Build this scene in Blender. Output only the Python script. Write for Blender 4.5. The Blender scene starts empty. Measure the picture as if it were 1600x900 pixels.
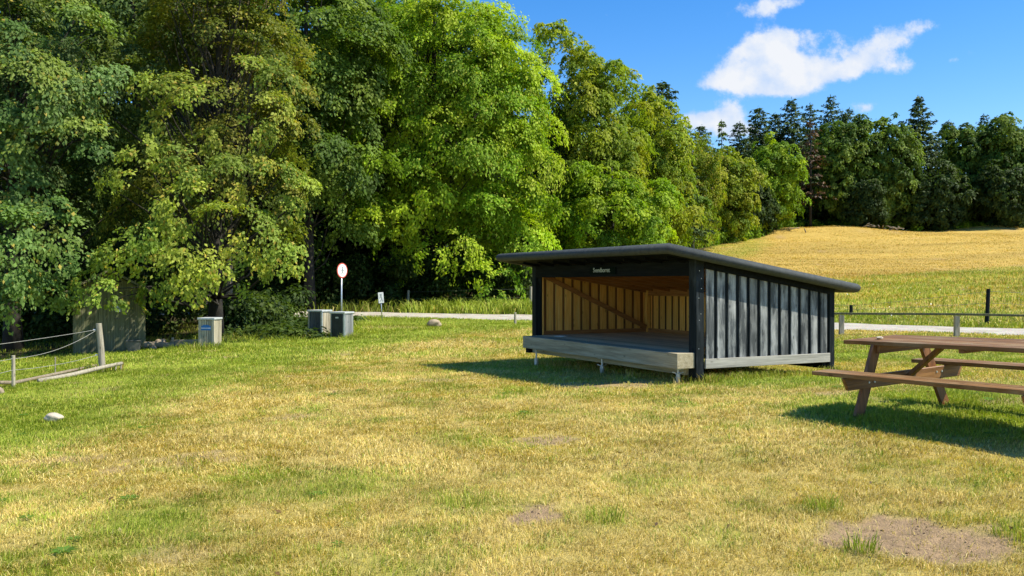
import bpy, math, random
import numpy as np
from mathutils import Vector, Matrix
R = math.radians
C = bpy.context.scene.collection
sc = bpy.context.scene
F, HOR, EYE = 1400.0, 441.0, 1.6          # focal length in photo pixels, horizon row, eye height

# ------------------------------------------------------------------ camera
cam = bpy.data.cameras.new('camera'); co = bpy.data.objects.new('camera', cam); C.objects.link(co)
co.location = (0, 0, EYE); co.rotation_euler = (R(90) - math.atan(9 / F), 0, 0)
cam.lens = 31.5; cam.sensor_width = 36; cam.clip_end = 3000; cam.clip_start = .05
sc.camera = co

# ------------------------------------------------------------------ world, sun, exposure
SUN = Vector((.75, -.15, 1.0)).normalized()
SUN_EL = math.asin(SUN.z); SUN_AZ = math.atan2(SUN.x, SUN.y)
w = bpy.data.worlds.new('World'); sc.world = w; w.use_nodes = True
nt = w.node_tree; N = nt.nodes; L = nt.links; N.clear()
def wn(t, **k):
    n = N.new(t)
    for a, b in k.items(): setattr(n, a, b)
    return n
sky = wn('ShaderNodeTexSky', sky_type='NISHITA'); sky.sun_disc = False
sky.sun_elevation = SUN_EL; sky.sun_rotation = SUN_AZ; sky.air_density = 1.0; sky.dust_density = 0.3; sky.ozone_density = 3.0
hs = wn('ShaderNodeHueSaturation'); hs.inputs['Saturation'].default_value = 1.40; hs.inputs['Hue'].default_value = .507; hs.inputs['Value'].default_value = 1.02
L.new(sky.outputs[0], hs.inputs['Color'])
tc = wn('ShaderNodeTexCoord'); sep = wn('ShaderNodeSeparateXYZ'); L.new(tc.outputs['Generated'], sep.inputs[0])
def m(op, a, b=None, c=None):
    n = wn('ShaderNodeMath', operation=op)
    for i, v in enumerate((a, b, c)):
        if v is None: continue
        if isinstance(v, (int, float)): n.inputs[i].default_value = v
        else: L.new(v, n.inputs[i])
    return n.outputs[0]
yy = m('MAXIMUM', sep.outputs['Y'], .02)
u = m('DIVIDE', sep.outputs['X'], yy); v = m('DIVIDE', sep.outputs['Z'], yy)
cu = wn('ShaderNodeCombineXYZ'); L.new(u, cu.inputs[0]); L.new(v, cu.inputs[1])
nz = wn('ShaderNodeTexNoise'); nz.inputs['Scale'].default_value = 19; nz.inputs['Detail'].default_value = 10; nz.inputs['Roughness'].default_value = .66
L.new(cu.outputs[0], nz.inputs['Vector'])
nz2 = wn('ShaderNodeTexNoise'); nz2.inputs['Scale'].default_value = 9; nz2.inputs['Detail'].default_value = 4
L.new(cu.outputs[0], nz2.inputs['Vector'])
clouds = [(1165, 104, 52, 34, 1.3), (1215, 100, 58, 42, 1.3), (1190, 88, 36, 34, 1.1), (1248, 122, 48, 30, 1.2), (1118, 128, 30, 16, .95), (1205, 132, 62, 22, .9), (1296, 112, 40, 18, .72), (1345, 86, 50, 32, 1.0), (1392, 62, 52, 26, .85), (1432, 42, 32, 14, .72),
          (1400, 104, 60, 18, .66), (1262, 56, 34, 18, .6), (1218, 52, 16, 10, .45), (1182, 18, 34, 14, .66), (1225, 4, 66, 13, .8), (1134, 188, 40, 30, 1.25), (1092, 188, 30, 16, 1.0),
          (1180, 205, 40, 14, .7), (1350, 168, 34, 14, .8), (945, 22, 12, 14, .5), (1522, 88, 34, 14, .45), (1485, 96, 14, 8, .4)]
den = None
for px, py, ru, rv, st in clouds:
    du = m('MULTIPLY', m('SUBTRACT', u, (px - 800) / F), F / (ru * .84)); dv = m('MULTIPLY', m('SUBTRACT', v, (HOR - py) / F), F / (rv * .84))
    r2 = m('ADD', m('MULTIPLY', du, du), m('MULTIPLY', dv, dv))
    g = m('MULTIPLY', m('EXPONENT', m('MULTIPLY', r2, -.8)), st)
    den = g if den is None else m('ADD', den, g)
den = m('MINIMUM', den, 1.35)
dn = m('ADD', den, m('MULTIPLY', m('SUBTRACT', nz.outputs[0], .5), 2.9))
dn = m('ADD', dn, m('MULTIPLY', m('SUBTRACT', nz2.outputs[0], .5), .5))
mr = wn('ShaderNodeMapRange', interpolation_type='SMOOTHSTEP'); mr.inputs[1].default_value = .42; mr.inputs[2].default_value = 1.08; L.new(dn, mr.inputs[0])
gate = wn('ShaderNodeMapRange'); gate.inputs[1].default_value = .02; gate.inputs[2].default_value = .3; L.new(den, gate.inputs[0])
fac = m('MULTIPLY', m('MULTIPLY', mr.outputs[0], gate.outputs[0]), .97)
# cloud tone: thicker = whiter
tone = wn('ShaderNodeMapRange'); tone.inputs[1].default_value = .1; tone.inputs[2].default_value = .85; tone.inputs[3].default_value = 0; tone.inputs[4].default_value = 1; nz3 = wn('ShaderNodeTexNoise'); nz3.inputs['Scale'].default_value = 30; nz3.inputs['Detail'].default_value = 6; L.new(cu.outputs[0], nz3.inputs['Vector']); L.new(m('ADD', m('MULTIPLY', dn, .5), m('MULTIPLY', m('SUBTRACT', nz3.outputs[0], .5), 2.4)), tone.inputs[0])
cm = wn('ShaderNodeMix', data_type='RGBA'); L.new(tone.outputs[0], cm.inputs[0]); cm.inputs[6].default_value = (3.0, 3.7, 4.9, 1); cm.inputs[7].default_value = (4.55, 4.65, 4.85, 1)
mx = wn('ShaderNodeMix', data_type='RGBA'); L.new(fac, mx.inputs[0]); L.new(hs.outputs[0], mx.inputs[6]); L.new(cm.outputs[2], mx.inputs[7])
bg = wn('ShaderNodeBackground'); bg.inputs[1].default_value = .125; L.new(mx.outputs[2], bg.inputs[0])
wo = wn('ShaderNodeOutputWorld'); L.new(bg.outputs[0], wo.inputs[0])
sl = bpy.data.lights.new('sun', 'SUN'); so = bpy.data.objects.new('sun', sl); C.objects.link(so)
sl.energy = 4.6; sl.angle = R(.5); sl.color = (1, .94, .80)
so.rotation_euler = (-SUN).to_track_quat('-Z', 'Y').to_euler(); so.location = (30, -10, 40)
sc.view_settings.view_transform = 'Standard'; sc.view_settings.look = 'None'; sc.view_settings.gamma = 1; sc.view_settings.exposure = 0.68
sc.cycles.max_bounces = 8; sc.cycles.diffuse_bounces = 6; sc.cycles.transmission_bounces = 3; sc.cycles.glossy_bounces = 2
sc.cycles.use_denoising = True

# ------------------------------------------------------------------ number helpers
def ih(i, j, s):
    n = (i.astype(np.int64) * 374761393 + j.astype(np.int64) * 668265263 + s * 1442695041) & 0x7fffffff
    n = ((n ^ (n >> 13)) * 1274126177) & 0x7fffffff
    return ((n ^ (n >> 16)) & 0xffff) / 65535.0
def vnoise(x, y, s=0):
    x = np.asarray(x, float); y = np.asarray(y, float)
    i = np.floor(x); j = np.floor(y); a = x - i; b = y - j; a = a * a * (3 - 2 * a); b = b * b * (3 - 2 * b)
    return (ih(i, j, s) * (1 - a) + ih(i + 1, j, s) * a) * (1 - b) + (ih(i, j + 1, s) * (1 - a) + ih(i + 1, j + 1, s) * a) * b
def fbm(x, y, s=0, o=4):
    t = 0; amp = .5; n = 0
    for k in range(o):
        t = t + amp * vnoise(x * 2 ** k, y * 2 ** k, s + k * 17); n += amp; amp *= .55
    return t / n
def sstep(a, b, x):
    t = np.clip((x - a) / (b - a), 0, 1); return t * t * (3 - 2 * t)
def pz(px, py, Z): return ((px - 800) / F * Z, Z, EYE - (py - HOR) / F * Z)

# ------------------------------------------------------------------ terrain height (thin-plate through survey points)
ctrl = [pz(800, 900, 4.88), pz(200, 900, 4.9), pz(1500, 900, 4.85), (0, 0, 0), (-5, 0, -.1), (5, 0, .1), (0, -10, 0), (-20, -8, -.7), (20, -8, .3),
        (-3, 9, -.06), (1, 9, .02), pz(82, 660, 11.7), pz(157, 582, 20), pz(20, 607, 16.5), pz(170, 551, 28), pz(328, 543, 27), pz(515, 528, 30.5), pz(598, 504, 36.5), pz(678, 511, 33.5),
        pz(765, 501, 39), pz(765, 489.7, 43.5), pz(560, 499, 39), pz(560, 489, 44), pz(420, 492, 44), pz(420, 486, 47),
        pz(1320, 516.5, 32), pz(1320, 504, 36), pz(1600, 527, 29), pz(1600, 513, 33), pz(1315, 523, 30), pz(1495, 526, 28),
        (4.07, 10.1, .2), (5.3, 8.9, .27), (5.6, 11, .27), (3.2, 7, .13), (7, 7, .3),
        pz(852, 572, 18.4), pz(941, 583.5, 16.2), pz(1056, 604, 14.1), (2.9, 14.1, .06), (5.57, 15.46, .03), (3.1, 20.3, -.1), (0, 14, -.05), (-5, 20, -.25), (8, 18, .0), (12, 20, 0),
        pz(700, 545, 24), pz(700, 478, 50), pz(300, 478, 50), (-25, 40, -.7), (-40, 60, 0), (-10, 70, 1.5), (-35, 90, 2), (3, 52, .8), (6, 80, 3.4),
        pz(1450, 441, 60), pz(1450, 400, 90), pz(1450, 363, 122), pz(1600, 362, 122), pz(1300, 358, 122), pz(1200, 369, 118), pz(1100, 381, 110), pz(1200, 441, 60), pz(1600, 441, 58), pz(1700, 400, 85),
        (90, 60, 2), (110, 120, 8), (20, 160, 9.5), (70, 170, 9.6), (130, 180, 9), (-40, 150, 6), (60, 25, 0), (60, -10, 0), (-45, 10, -1.5), (-60, 40, -1.2), (-35, 25, -1.2)]
ctrl = np.array(ctrl, float)
def tk(r2): return .5 * r2 * np.log(r2 + 1e-9)
def _fit():
    P = ctrl[:, :2] / 10; n = len(P)
    K = tk(((P[:, None] - P[None]) ** 2).sum(-1)) + np.eye(n) * .02
    A = np.zeros((n + 3, n + 3)); A[:n, :n] = K; A[:n, n] = 1; A[:n, n + 1:] = P; A[n, :n] = 1; A[n + 1:, :n] = P.T
    return np.linalg.solve(A, np.concatenate([ctrl[:, 2], [0, 0, 0]]))
TW = _fit()
MOUNDS = [(-1.0, 25.5, .10, 2.2, 1.2), (-5.3, 33.5, .12, 1.5, 1.0), (35.5, 120, .7, 4, 3), (44, 121, .5, 6, 3), (66, 122, .9, 6, 3)]
def H(x, y):
    x = np.asarray(x, float); y = np.asarray(y, float); sh = np.broadcast(x, y).shape
    xx = np.clip(np.broadcast_to(x, sh).ravel(), -60, 130) / 10; yv = np.clip(np.broadcast_to(y, sh).ravel(), -10, 180) / 10
    out = np.empty(xx.shape); P = ctrl[:, :2] / 10; n = len(P)
    for s in range(0, len(xx), 100000):
        a = xx[s:s + 100000]; b = yv[s:s + 100000]
        r2 = (a[:, None] - P[:, 0]) ** 2 + (b[:, None] - P[:, 1]) ** 2
        out[s:s + 100000] = tk(r2) @ TW[:n] + TW[n] + TW[n + 1] * a + TW[n + 2] * b
    out = out.reshape(sh)
    out = out + .03 * (vnoise(x * .9, y * .9, 5) - .5) + .015 * (vnoise(x * 3.1, y * 3.1, 6) - .5)
    for mx_, my_, h, sx, sy in MOUNDS: out = out + h * np.exp(-((x - mx_) / sx) ** 2 - ((y - my_) / sy) ** 2)
    return out
def h1(x, y): return float(H(x, y))

# road centre line
ROAD = np.array([(-42, 58), (-26, 51), (-16, 46.5), (-8, 42.6), (-2, 41.2), (4, 39.6), (9, 36.4), (13, 33.7), (18, 31), (26, 27.5), (38, 23), (60, 16)], float)
def road_d(x, y):
    d = np.full(np.broadcast(x, y).shape, 1e9)
    for a, b in zip(ROAD[:-1], ROAD[1:]):
        ab = b - a; t = np.clip(((x - a[0]) * ab[0] + (y - a[1]) * ab[1]) / (ab @ ab), 0, 1)
        d = np.minimum(d, np.hypot(x - a[0] - t * ab[0], y - a[1] - t * ab[1]))
    return d
RW = 1.75
ry_at = lambda x: np.interp(x, ROAD[:, 0], ROAD[:, 1])

# colour of the sward, position based (what the plants are, not how they are lit)
SOIL = [(2.42, 5.38, .5, .42, 1), (.2, 6.12, .22, .2, 1), (.33, 9.0, .3, .3, .8), (-3.05, 8.4, .45, .25, .55), (1.6, 14.2, 1.0, .5, .8), (-1.3, 26, 1.8, .5, .3), (-4.6, 33, 1.2, .5, .5), (-5.3, 5.6, .4, .25, .4), (-2.0, 5.3, .3, .2, .4), (-7, 20, 1, .5, .2)]
def soil(x, y):
    s = np.zeros(np.broadcast(x, y).shape)
    n = fbm(x * 5, y * 5, 40) - .5
    for a, b, rx, ry, k in SOIL:
        s = np.maximum(s, k * sstep(1.2, .85, np.hypot((x - a) / rx, (y - b) / ry) + n * 1.5))
    s = np.maximum(s, .6 * sstep(.71, .78, fbm(x * .7 + 9, y * .7, 41)))
    return s
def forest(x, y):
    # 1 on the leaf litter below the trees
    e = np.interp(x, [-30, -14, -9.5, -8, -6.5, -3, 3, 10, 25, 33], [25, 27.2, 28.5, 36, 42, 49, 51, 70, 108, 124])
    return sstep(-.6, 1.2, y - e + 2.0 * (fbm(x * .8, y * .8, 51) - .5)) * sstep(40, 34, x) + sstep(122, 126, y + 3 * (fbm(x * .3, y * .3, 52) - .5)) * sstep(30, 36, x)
def green(x, y):
    n1 = fbm(x * .45, y * .45, 1); n2 = fbm(x * 1.6, y * 1.6, 2); n3 = fbm(x * 5, y * 5, 3)
    g = .20 + 1.0 * (n1 - .5) + 1.1 * (n2 - .5) + .9 * (n3 - .5)
    xb = np.interp(y, [0, 8, 11, 18, 22, 28, 31, 35, 40], [-7.2, -5.4, -5.1, -5.9, -4.6, -3.0, -1.4, 3, 8])
    left = sstep(1.6, -1.4, x - xb + (n2 - .5) * 2)
    g = g + left * (.85 - .5 * g)
    # strip beside the shelter wall and round the table
    d = np.hypot((x - 4.6) / 2.3, (y - 13.9) / 1.1); g = g + .9 * sstep(1.3, .4, d + (n2 - .5))
    d = np.hypot((x - 5.0) / 2.0, (y - 9.6) / 1.7); g = g + .85 * sstep(1.2, .6, d + (n2 - .5) * .7)
    d = np.hypot((x - 9.5) / 6, (y - 22) / 7); g = g + .45 * sstep(1.2, .5, d + (n2 - .5))
    for a, b, r in [(-.35, 6.5, .3), (.65, 6.0, .22), (2.0, 5.2, .14), (3.25, 5.3, .35), (-.5, 9.2, .5), (.9, 7.0, .3), (2.1, 6.1, .16), (-1.2, 7.2, .4), (1.3, 5.6, .25), (-2.5, 6, .25), (-6.4, 11, .9)]:
        g = g + .42 * sstep(1.6, .2, np.hypot((x - a) / r / 1.3, (y - b) / r * .7) + (n3 - .5) * 2.2 + (n2 - .5) * 1.5)
    rr = ry_at(x)
    # meadow beyond the road
    mead = y > rr
    bound = 66 + (x - 25) * .55 + 5 * (fbm(x * .12, y * .12, 8) - .5)
    n4 = fbm(x * .12, y * .35, 9)
    gm = .52 + .5 * (n1 - .5) + .5 * (n4 - .5) - .62 * sstep(-2.5, 3, y - bound) + .25 * sstep(9, 0, y - rr) - .5 * np.exp(-((y - bound - 1.5) / 1.6) ** 2)
    gm = gm + .5 * sstep(10, 6, x - np.interp(y, [40, 110], [-4, 24]))
    g = np.where(mead, gm, g)
    return np.clip(g, 0, 1)
PAL_DRY = np.array([(.51, .385, .10), (.68, .53, .175), (.42, .30, .08), (.60, .455, .13), (.75, .61, .25), (.46, .365, .075)])
PAL_GRN = np.array([(.26, .32, .028), (.33, .385, .04), (.19, .26, .022), (.42, .43, .07), (.24, .31, .025)])
PAL_GOLD = np.array([(.52, .35, .08), (.57, .39, .10), (.47, .32, .07), (.60, .43, .13)])

# ------------------------------------------------------------------ mesh helpers
def mesh_np(name, V, Fq, mats, col=None, parent=None, Ft=None, smooth=False):
    """V (n,3); Fq (k,4) quads and/or Ft (k,3) tris; optional per-vertex colour"""
    me = bpy.data.meshes.new(name); V = np.asarray(V, np.float32)
    nq = 0 if Fq is None else len(Fq); ntri = 0 if Ft is None else len(Ft)
    me.vertices.add(len(V)); me.vertices.foreach_set('co', V.ravel())
    loops = []
    if nq: loops.append(np.asarray(Fq, np.int32).ravel())
    if ntri: loops.append(np.asarray(Ft, np.int32).ravel())
    loops = np.concatenate(loops); me.loops.add(len(loops)); me.loops.foreach_set('vertex_index', loops)
    me.polygons.add(nq + ntri)
    st = np.concatenate([np.arange(nq) * 4, nq * 4 + np.arange(ntri) * 3]).astype(np.int32)
    me.polygons.foreach_set('loop_start', st)
    me.polygons.foreach_set('loop_total', np.concatenate([np.full(nq, 4), np.full(ntri, 3)]).astype(np.int32))
    if smooth: me.polygons.foreach_set('use_smooth', np.ones(nq + ntri, bool))
    me.update(calc_edges=True)
    if col is not None:
        a = me.color_attributes.new('col', 'FLOAT_COLOR', 'POINT')
        cc = np.ones((len(V), 4), np.float32); cc[:, :3] = col; a.data.foreach_set('color', cc.ravel())
    for mm in (mats if isinstance(mats, (list, tuple)) else [mats]): me.materials.append(mm)
    o = bpy.data.objects.new(name, me); C.objects.link(o)
    if parent: o.parent = parent
    return o
class MB:
    def __init__(s): s.v = []; s.f = []; s.mi = []
    def add(s, vs, fs, mi=0):
        b = len(s.v); s.v += [tuple(p) for p in vs]; s.f += [tuple(b + i for i in f) for f in fs]
        s.mi += (mi if isinstance(mi, list) else [mi] * len(fs)); return s
    def hexa(s, p, mi=0):   # p: 4 bottom (ccw) + 4 top
        return s.add(p, [(3, 2, 1, 0), (4, 5, 6, 7), (0, 1, 5, 4), (1, 2, 6, 5), (2, 3, 7, 6), (3, 0, 4, 7)], mi)
    def box(s, x0, x1, y0, y1, z0, z1, mi=0):
        return s.hexa([(x0, y0, z0), (x1, y0, z0), (x1, y1, z0), (x0, y1, z0), (x0, y0, z1), (x1, y0, z1), (x1, y1, z1), (x0, y1, z1)], mi)
    def bar(s, a, b, w_, t_, up=(0, 0, 1), mi=0):   # rectangular bar a->b
        a = Vector(a); b = Vector(b); d = (b - a).normalized(); up = Vector(up)
        sd = d.cross(up).normalized() * (w_ / 2); n = sd.cross(d).normalized() * (t_ / 2)
        p = []
        for q in (a, b): p.append([q - sd - n, q + sd - n, q + sd + n, q - sd + n])
        return s.add(p[0] + p[1], [(3, 2, 1, 0), (4, 5, 6, 7), (0, 1, 5, 4), (1, 2, 6, 5), (2, 3, 7, 6), (3, 0, 4, 7)], mi)
    def tube(s, pts, r, n=8, mi=0, cap=True, closed=False):
        pts = [Vector(p) for p in pts]; k = len(pts)
        rr = r if isinstance(r, (list, tuple)) else [r] * k
        rings = []; ref = None
        for i, p in enumerate(pts):
            if closed: d0 = (p - pts[i - 1]).normalized(); d1 = (pts[(i + 1) % k] - p).normalized()
            else: d0 = (p - pts[max(i - 1, 0)]); d1 = (pts[min(i + 1, k - 1)] - p); d0 = d0.normalized() if d0.length > 0 else d1.normalized(); d1 = d1.normalized() if d1.length > 0 else d0
            t = (d0 + d1).normalized()
            if ref is None:
                ref = Vector((0, 0, 1)) if abs(t.z) < .9 else Vector((1, 0, 0))
            e1 = t.cross(ref).normalized(); e2 = e1.cross(t).normalized()
            cs = max(.4, t.dot(d1)); ring = []
            for j in range(n):
                a = 2 * math.pi * j / n; o = e1 * math.cos(a) / (cs if closed else 1) + e2 * math.sin(a)
                ring.append(p + o * rr[i])
            rings.append(ring)
        vs = [q for r_ in rings for q in r_]; fs = []
        m_ = k if closed else k - 1
        for i in range(m_):
            for j in range(n):
                a = i * n + j; b = i * n + (j + 1) % n; c = ((i + 1) % k) * n + (j + 1) % n; d = ((i + 1) % k) * n + j
                fs.append((a, d, c, b))
        if cap and not closed: fs.append(tuple(range(n))); fs.append(tuple(reversed(range((k - 1) * n, k * n))))
        return s.add(vs, fs, mi)
    def build(s, name, mats, parent=None, bevel=0, smooth=False, segs=1):
        me = bpy.data.meshes.new(name); me.from_pydata(s.v, [], s.f)
        for mm in (mats if isinstance(mats, (list, tuple)) else [mats]): me.materials.append(mm)
        me.polygons.foreach_set('material_index', s.mi)
        if smooth: me.polygons.foreach_set('use_smooth', [True] * len(s.f))
        me.update()
        o = bpy.data.objects.new(name, me); C.objects.link(o)
        if parent: o.parent = parent
        if bevel:
            b = o.modifiers.new('bevel', 'BEVEL'); b.width = bevel; b.segments = segs; b.limit_method = 'ANGLE'; b.angle_limit = R(40)
        return o
def thing(name, label, cat, loc=(0, 0, 0), rz=0, group=None):
    o = bpy.data.objects.new(name, None); o.empty_display_size = .2; C.objects.link(o); o.location = loc; o.rotation_euler = (0, 0, rz)
    return tag(o, label, cat, group)
def tag(o, label, cat, group=None, kind=None):
    o['label'] = label
    if cat: o['category'] = cat
    if group: o['group'] = group
    if kind: o['kind'] = kind
    return o

# ------------------------------------------------------------------ materials
def mat(name, build):
    mm = bpy.data.materials.new(name); mm.use_nodes = True; t = mm.node_tree; t.nodes.clear()
    out = t.nodes.new('ShaderNodeOutputMaterial'); s = build(t); t.links.new(s, out.inputs[0]); return mm
def nn(t, ty, ins=None, **k):
    n = t.nodes.new(ty)
    for a, b in k.items(): setattr(n, a, b)
    for a, b in (ins or {}).items():
        if hasattr(b, 'is_output') or isinstance(b, bpy.types.NodeSocket): t.links.new(b, n.inputs[a])
        else: n.inputs[a].default_value = b
    return n
def c4(c): return (c[0], c[1], c[2], 1)
def ramp(t, fac, stops):
    n = nn(t, 'ShaderNodeValToRGB', {0: fac}); e = n.color_ramp.elements
    while len(e) < len(stops): e.new(.5)
    for i, (p, c) in enumerate(stops): e[i].position = p; e[i].color = c4(c)
    return n.outputs[0]
def mixc(t, f, a, b, bt='MIX'):
    n = nn(t, 'ShaderNodeMix', data_type='RGBA', blend_type=bt)
    for i, v_ in ((0, f), (6, a), (7, b)):
        if isinstance(v_, (tuple, list)): n.inputs[i].default_value = c4(v_)
        elif isinstance(v_, (int, float)): n.inputs[i].default_value = v_
        else: t.links.new(v_, n.inputs[i])
    return n.outputs[2]
def noise(t, scale, detail=4, vec=None, rough=.55):
    n = nn(t, 'ShaderNodeTexNoise', {'Scale': scale, 'Detail': detail, 'Roughness': rough})
    if vec is not None: t.links.new(vec, n.inputs['Vector'])
    return n.outputs[0]
def simple(name, c, rough=.6, metal=0, var=.15, bump=.0, scale=8, spec=.4):
    def b(t):
        o = nn(t, 'ShaderNodeTexCoord').outputs['Object']
        n = noise(t, scale, 6, o)
        col = ramp(t, n, [(.3, [q * (1 - var) for q in c]), (.7, [min(1, q * (1 + var)) for q in c])])
        p = nn(t, 'ShaderNodeBsdfPrincipled', {'Base Color': col, 'Roughness': rough, 'Metallic': metal, 'Specular IOR Level': spec})
        if bump:
            bp = nn(t, 'ShaderNodeBump', {'Height': noise(t, scale * 4, 5, o), 'Strength': bump, 'Distance': .01}); t.links.new(bp.outputs[0], p.inputs['Normal'])
        return p.outputs[0]
    return mat(name, b)
def wood(name, dark, mid, light, axis=2, grain=1.0, worn=None, wornlo=.5, wornhi=.7, rough=.75, knots=True, bump=.4, island=.5, spec=.3):
    """grain stretched along the local axis; per-board tone from random-per-island"""
    def b(t):
        o = nn(t, 'ShaderNodeTexCoord').outputs['Object']
        rnd = nn(t, 'ShaderNodeNewGeometry').outputs['Random Per Island']
        off = nn(t, 'ShaderNodeCombineXYZ', {0: nn(t, 'ShaderNodeMath', {0: rnd, 1: 37.0}, operation='MULTIPLY').outputs[0], 1: nn(t, 'ShaderNodeMath', {0: rnd, 1: 91.0}, operation='MULTIPLY').outputs[0]}).outputs[0]
        ad = nn(t, 'ShaderNodeVectorMath', {0: o, 1: off}, operation='ADD').outputs[0]
        sv = [14 * grain] * 3; sv[axis] = .9 * grain
        mp = nn(t, 'ShaderNodeVectorMath', {0: ad, 1: tuple(sv)}, operation='MULTIPLY').outputs[0]
        n1 = noise(t, 1.6, 8, mp, .65)
        sv2 = [60 * grain] * 3; sv2[axis] = 2.5 * grain
        mp2 = nn(t, 'ShaderNodeVectorMath', {0: ad, 1: tuple(sv2)}, operation='MULTIPLY').outputs[0]
        n2 = noise(t, 1.5, 4, mp2, .6)
        col = ramp(t, n1, [(.3, dark), (.5, mid), (.72, light)])
        col = mixc(t, .5, col, ramp(t, n2, [(.3, (.55, .55, .55)), (.65, (1.15, 1.15, 1.15))]), 'MULTIPLY')
        if worn:
            sv3 = [5] * 3; sv3[axis] = 1.1
            mp3 = nn(t, 'ShaderNodeVectorMath', {0: ad, 1: tuple(sv3)}, operation='MULTIPLY').outputs[0]
            n3 = noise(t, 1.3, 7, mp3, .65)
            ff = nn(t, 'ShaderNodeMapRange', {0: n3, 1: wornlo, 2: wornhi}).outputs[0]
            col = mixc(t, ff, col, mixc(t, n2, worn, [q * .55 for q in worn]))
        tn = nn(t, 'ShaderNodeMapRange', {0: rnd, 3: 1 - island * .5, 4: 1 + island * .4}).outputs[0]
        col = nn(t, 'ShaderNodeVectorMath', {0: col, 'Scale': tn}, operation='SCALE').outputs[0]
        if knots:
            sk = [7] * 3; sk[axis] = 3.0
            vk = nn(t, 'ShaderNodeVectorMath', {0: ad, 1: tuple(sk)}, operation='MULTIPLY').outputs[0]
            vo = nn(t, 'ShaderNodeTexVoronoi', {'Vector': vk, 'Scale': 1.0})
            kf = nn(t, 'ShaderNodeMapRange', {0: vo.outputs['Distance'], 1: .06, 2: .14, 3: .6, 4: 0.0}).outputs[0]
            col = mixc(t, kf, col, [q * .35 for q in dark])
        p = nn(t, 'ShaderNodeBsdfPrincipled', {'Base Color': col, 'Roughness': rough, 'Specular IOR Level': spec})
        bp = nn(t, 'ShaderNodeBump', {'Height': nn(t, 'ShaderNodeMath', {0: n1, 1: n2}, operation='ADD').outputs[0], 'Strength': bump, 'Distance': .006}); t.links.new(bp.outputs[0], p.inputs['Normal'])
        return p.outputs[0]
    return mat(name, b)
def leafmat(name, trans=.35, rough=.62, spec=.22):
    def b(t):
        a = nn(t, 'ShaderNodeAttribute', attribute_name='col').outputs['Color']
        p = nn(t, 'ShaderNodeBsdfPrincipled', {'Base Color': a, 'Roughness': rough, 'Specular IOR Level': spec})
        tcl = mixc(t, 1.0, a, (1.25, 1.35, .55), 'MULTIPLY')
        tr = nn(t, 'ShaderNodeBsdfTranslucent', {'Color': tcl})
        return nn(t, 'ShaderNodeMixShader', {0: trans, 1: p.outputs[0], 2: tr.outputs[0]}).outputs[0]
    return mat(name, b)
M = {}
M['leaf'] = leafmat('leaf', .38)
M['needle'] = leafmat('needle', .15, .6, .2)
M['blade'] = leafmat('grass_blade', .25, .65, .2)
M['bark'] = simple('bark', (.03, .026, .02), .9, var=.5, bump=.8, scale=5)
M['twig'] = simple('pale_twig', (.19, .15, .10), .9, var=.35, bump=.4, scale=6)
M['palebark'] = simple('pale_bark', (.30, .28, .23), .85, var=.4, bump=.5, scale=5)
M['blackwood'] = wood('black_painted_wood', (.006, .0085, .009), (.011, .015, .016), (.022, .027, .029), 2, worn=(.085, .10, .105), wornlo=.56, wornhi=.85, rough=.7, knots=False, spec=.1)
M['blackwood_y'] = wood('black_painted_beam', (.004, .005, .0055), (.007, .0085, .009), (.014, .016, .017), 1, worn=(.03, .035, .036), wornlo=.7, wornhi=.9, rough=.75, knots=False, spec=.06)
M['worn'] = wood('worn_black_cladding', (.028, .032, .034), (.085, .093, .093), (.21, .22, .21), 2, worn=(.52, .53, .50), wornlo=.44, wornhi=.66, rough=.7, island=.7, grain=.8, spec=.15)
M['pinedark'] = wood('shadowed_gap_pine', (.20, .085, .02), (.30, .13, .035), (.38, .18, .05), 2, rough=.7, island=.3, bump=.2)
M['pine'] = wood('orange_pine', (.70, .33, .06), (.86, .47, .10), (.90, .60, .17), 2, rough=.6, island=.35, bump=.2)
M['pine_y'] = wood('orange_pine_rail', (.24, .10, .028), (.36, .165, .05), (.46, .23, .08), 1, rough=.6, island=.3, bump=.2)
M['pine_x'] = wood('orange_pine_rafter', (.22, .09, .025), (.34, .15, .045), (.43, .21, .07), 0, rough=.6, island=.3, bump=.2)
M['greywood_y'] = wood('weathered_grey_beam', (.27, .225, .135), (.41, .35, .22), (.53, .47, .32), 1, rough=.85, island=.25, grain=.7)
M['greywood_x'] = wood('weathered_grey_rail', (.22, .21, .17), (.34, .325, .27), (.46, .44, .37), 0, rough=.85, island=.25, grain=.7)
M['greywood_z'] = wood('weathered_grey_post', (.22, .19, .13), (.36, .32, .23), (.50, .45, .34), 2, rough=.85, island=.3)
M['deck'] = wood('grey_deck', (.44, .335, .18), (.62, .49, .28), (.72, .59, .37), 1, rough=.7, island=.45, spec=.2)
M['felt'] = simple('roofing_felt', (.045, .052, .050), .8, var=.25, bump=.5, scale=14)
M['tablewood'] = wood('oiled_brown_table', (.12, .052, .016), (.22, .11, .038), (.33, .185, .075), 1, rough=.6, island=.5, worn=(.43, .33, .18), wornlo=.45, wornhi=.75, spec=.12)
M['legwood'] = wood('oiled_brown_legs', (.10, .038, .011), (.19, .077, .022), (.29, .13, .045), 2, rough=.5, island=.35, spec=.45)
M['beamwood'] = wood('oiled_brown_beam', (.11, .046, .012), (.22, .10, .028), (.34, .17, .055), 0, rough=.5, island=.35, spec=.45)
M['shedwood'] = wood('mossy_shed_boards', (.085, .085, .045), (.15, .145, .08), (.24, .225, .14), 2, rough=.9, island=.3, worn=(.11, .13, .05), wornlo=.45, wornhi=.8)
M['binwood'] = wood('bin_slats', (.27, .23, .15), (.42, .37, .25), (.56, .50, .36), 2, rough=.8, island=.45, worn=(.20, .19, .12), wornlo=.6, wornhi=.9)
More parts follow.
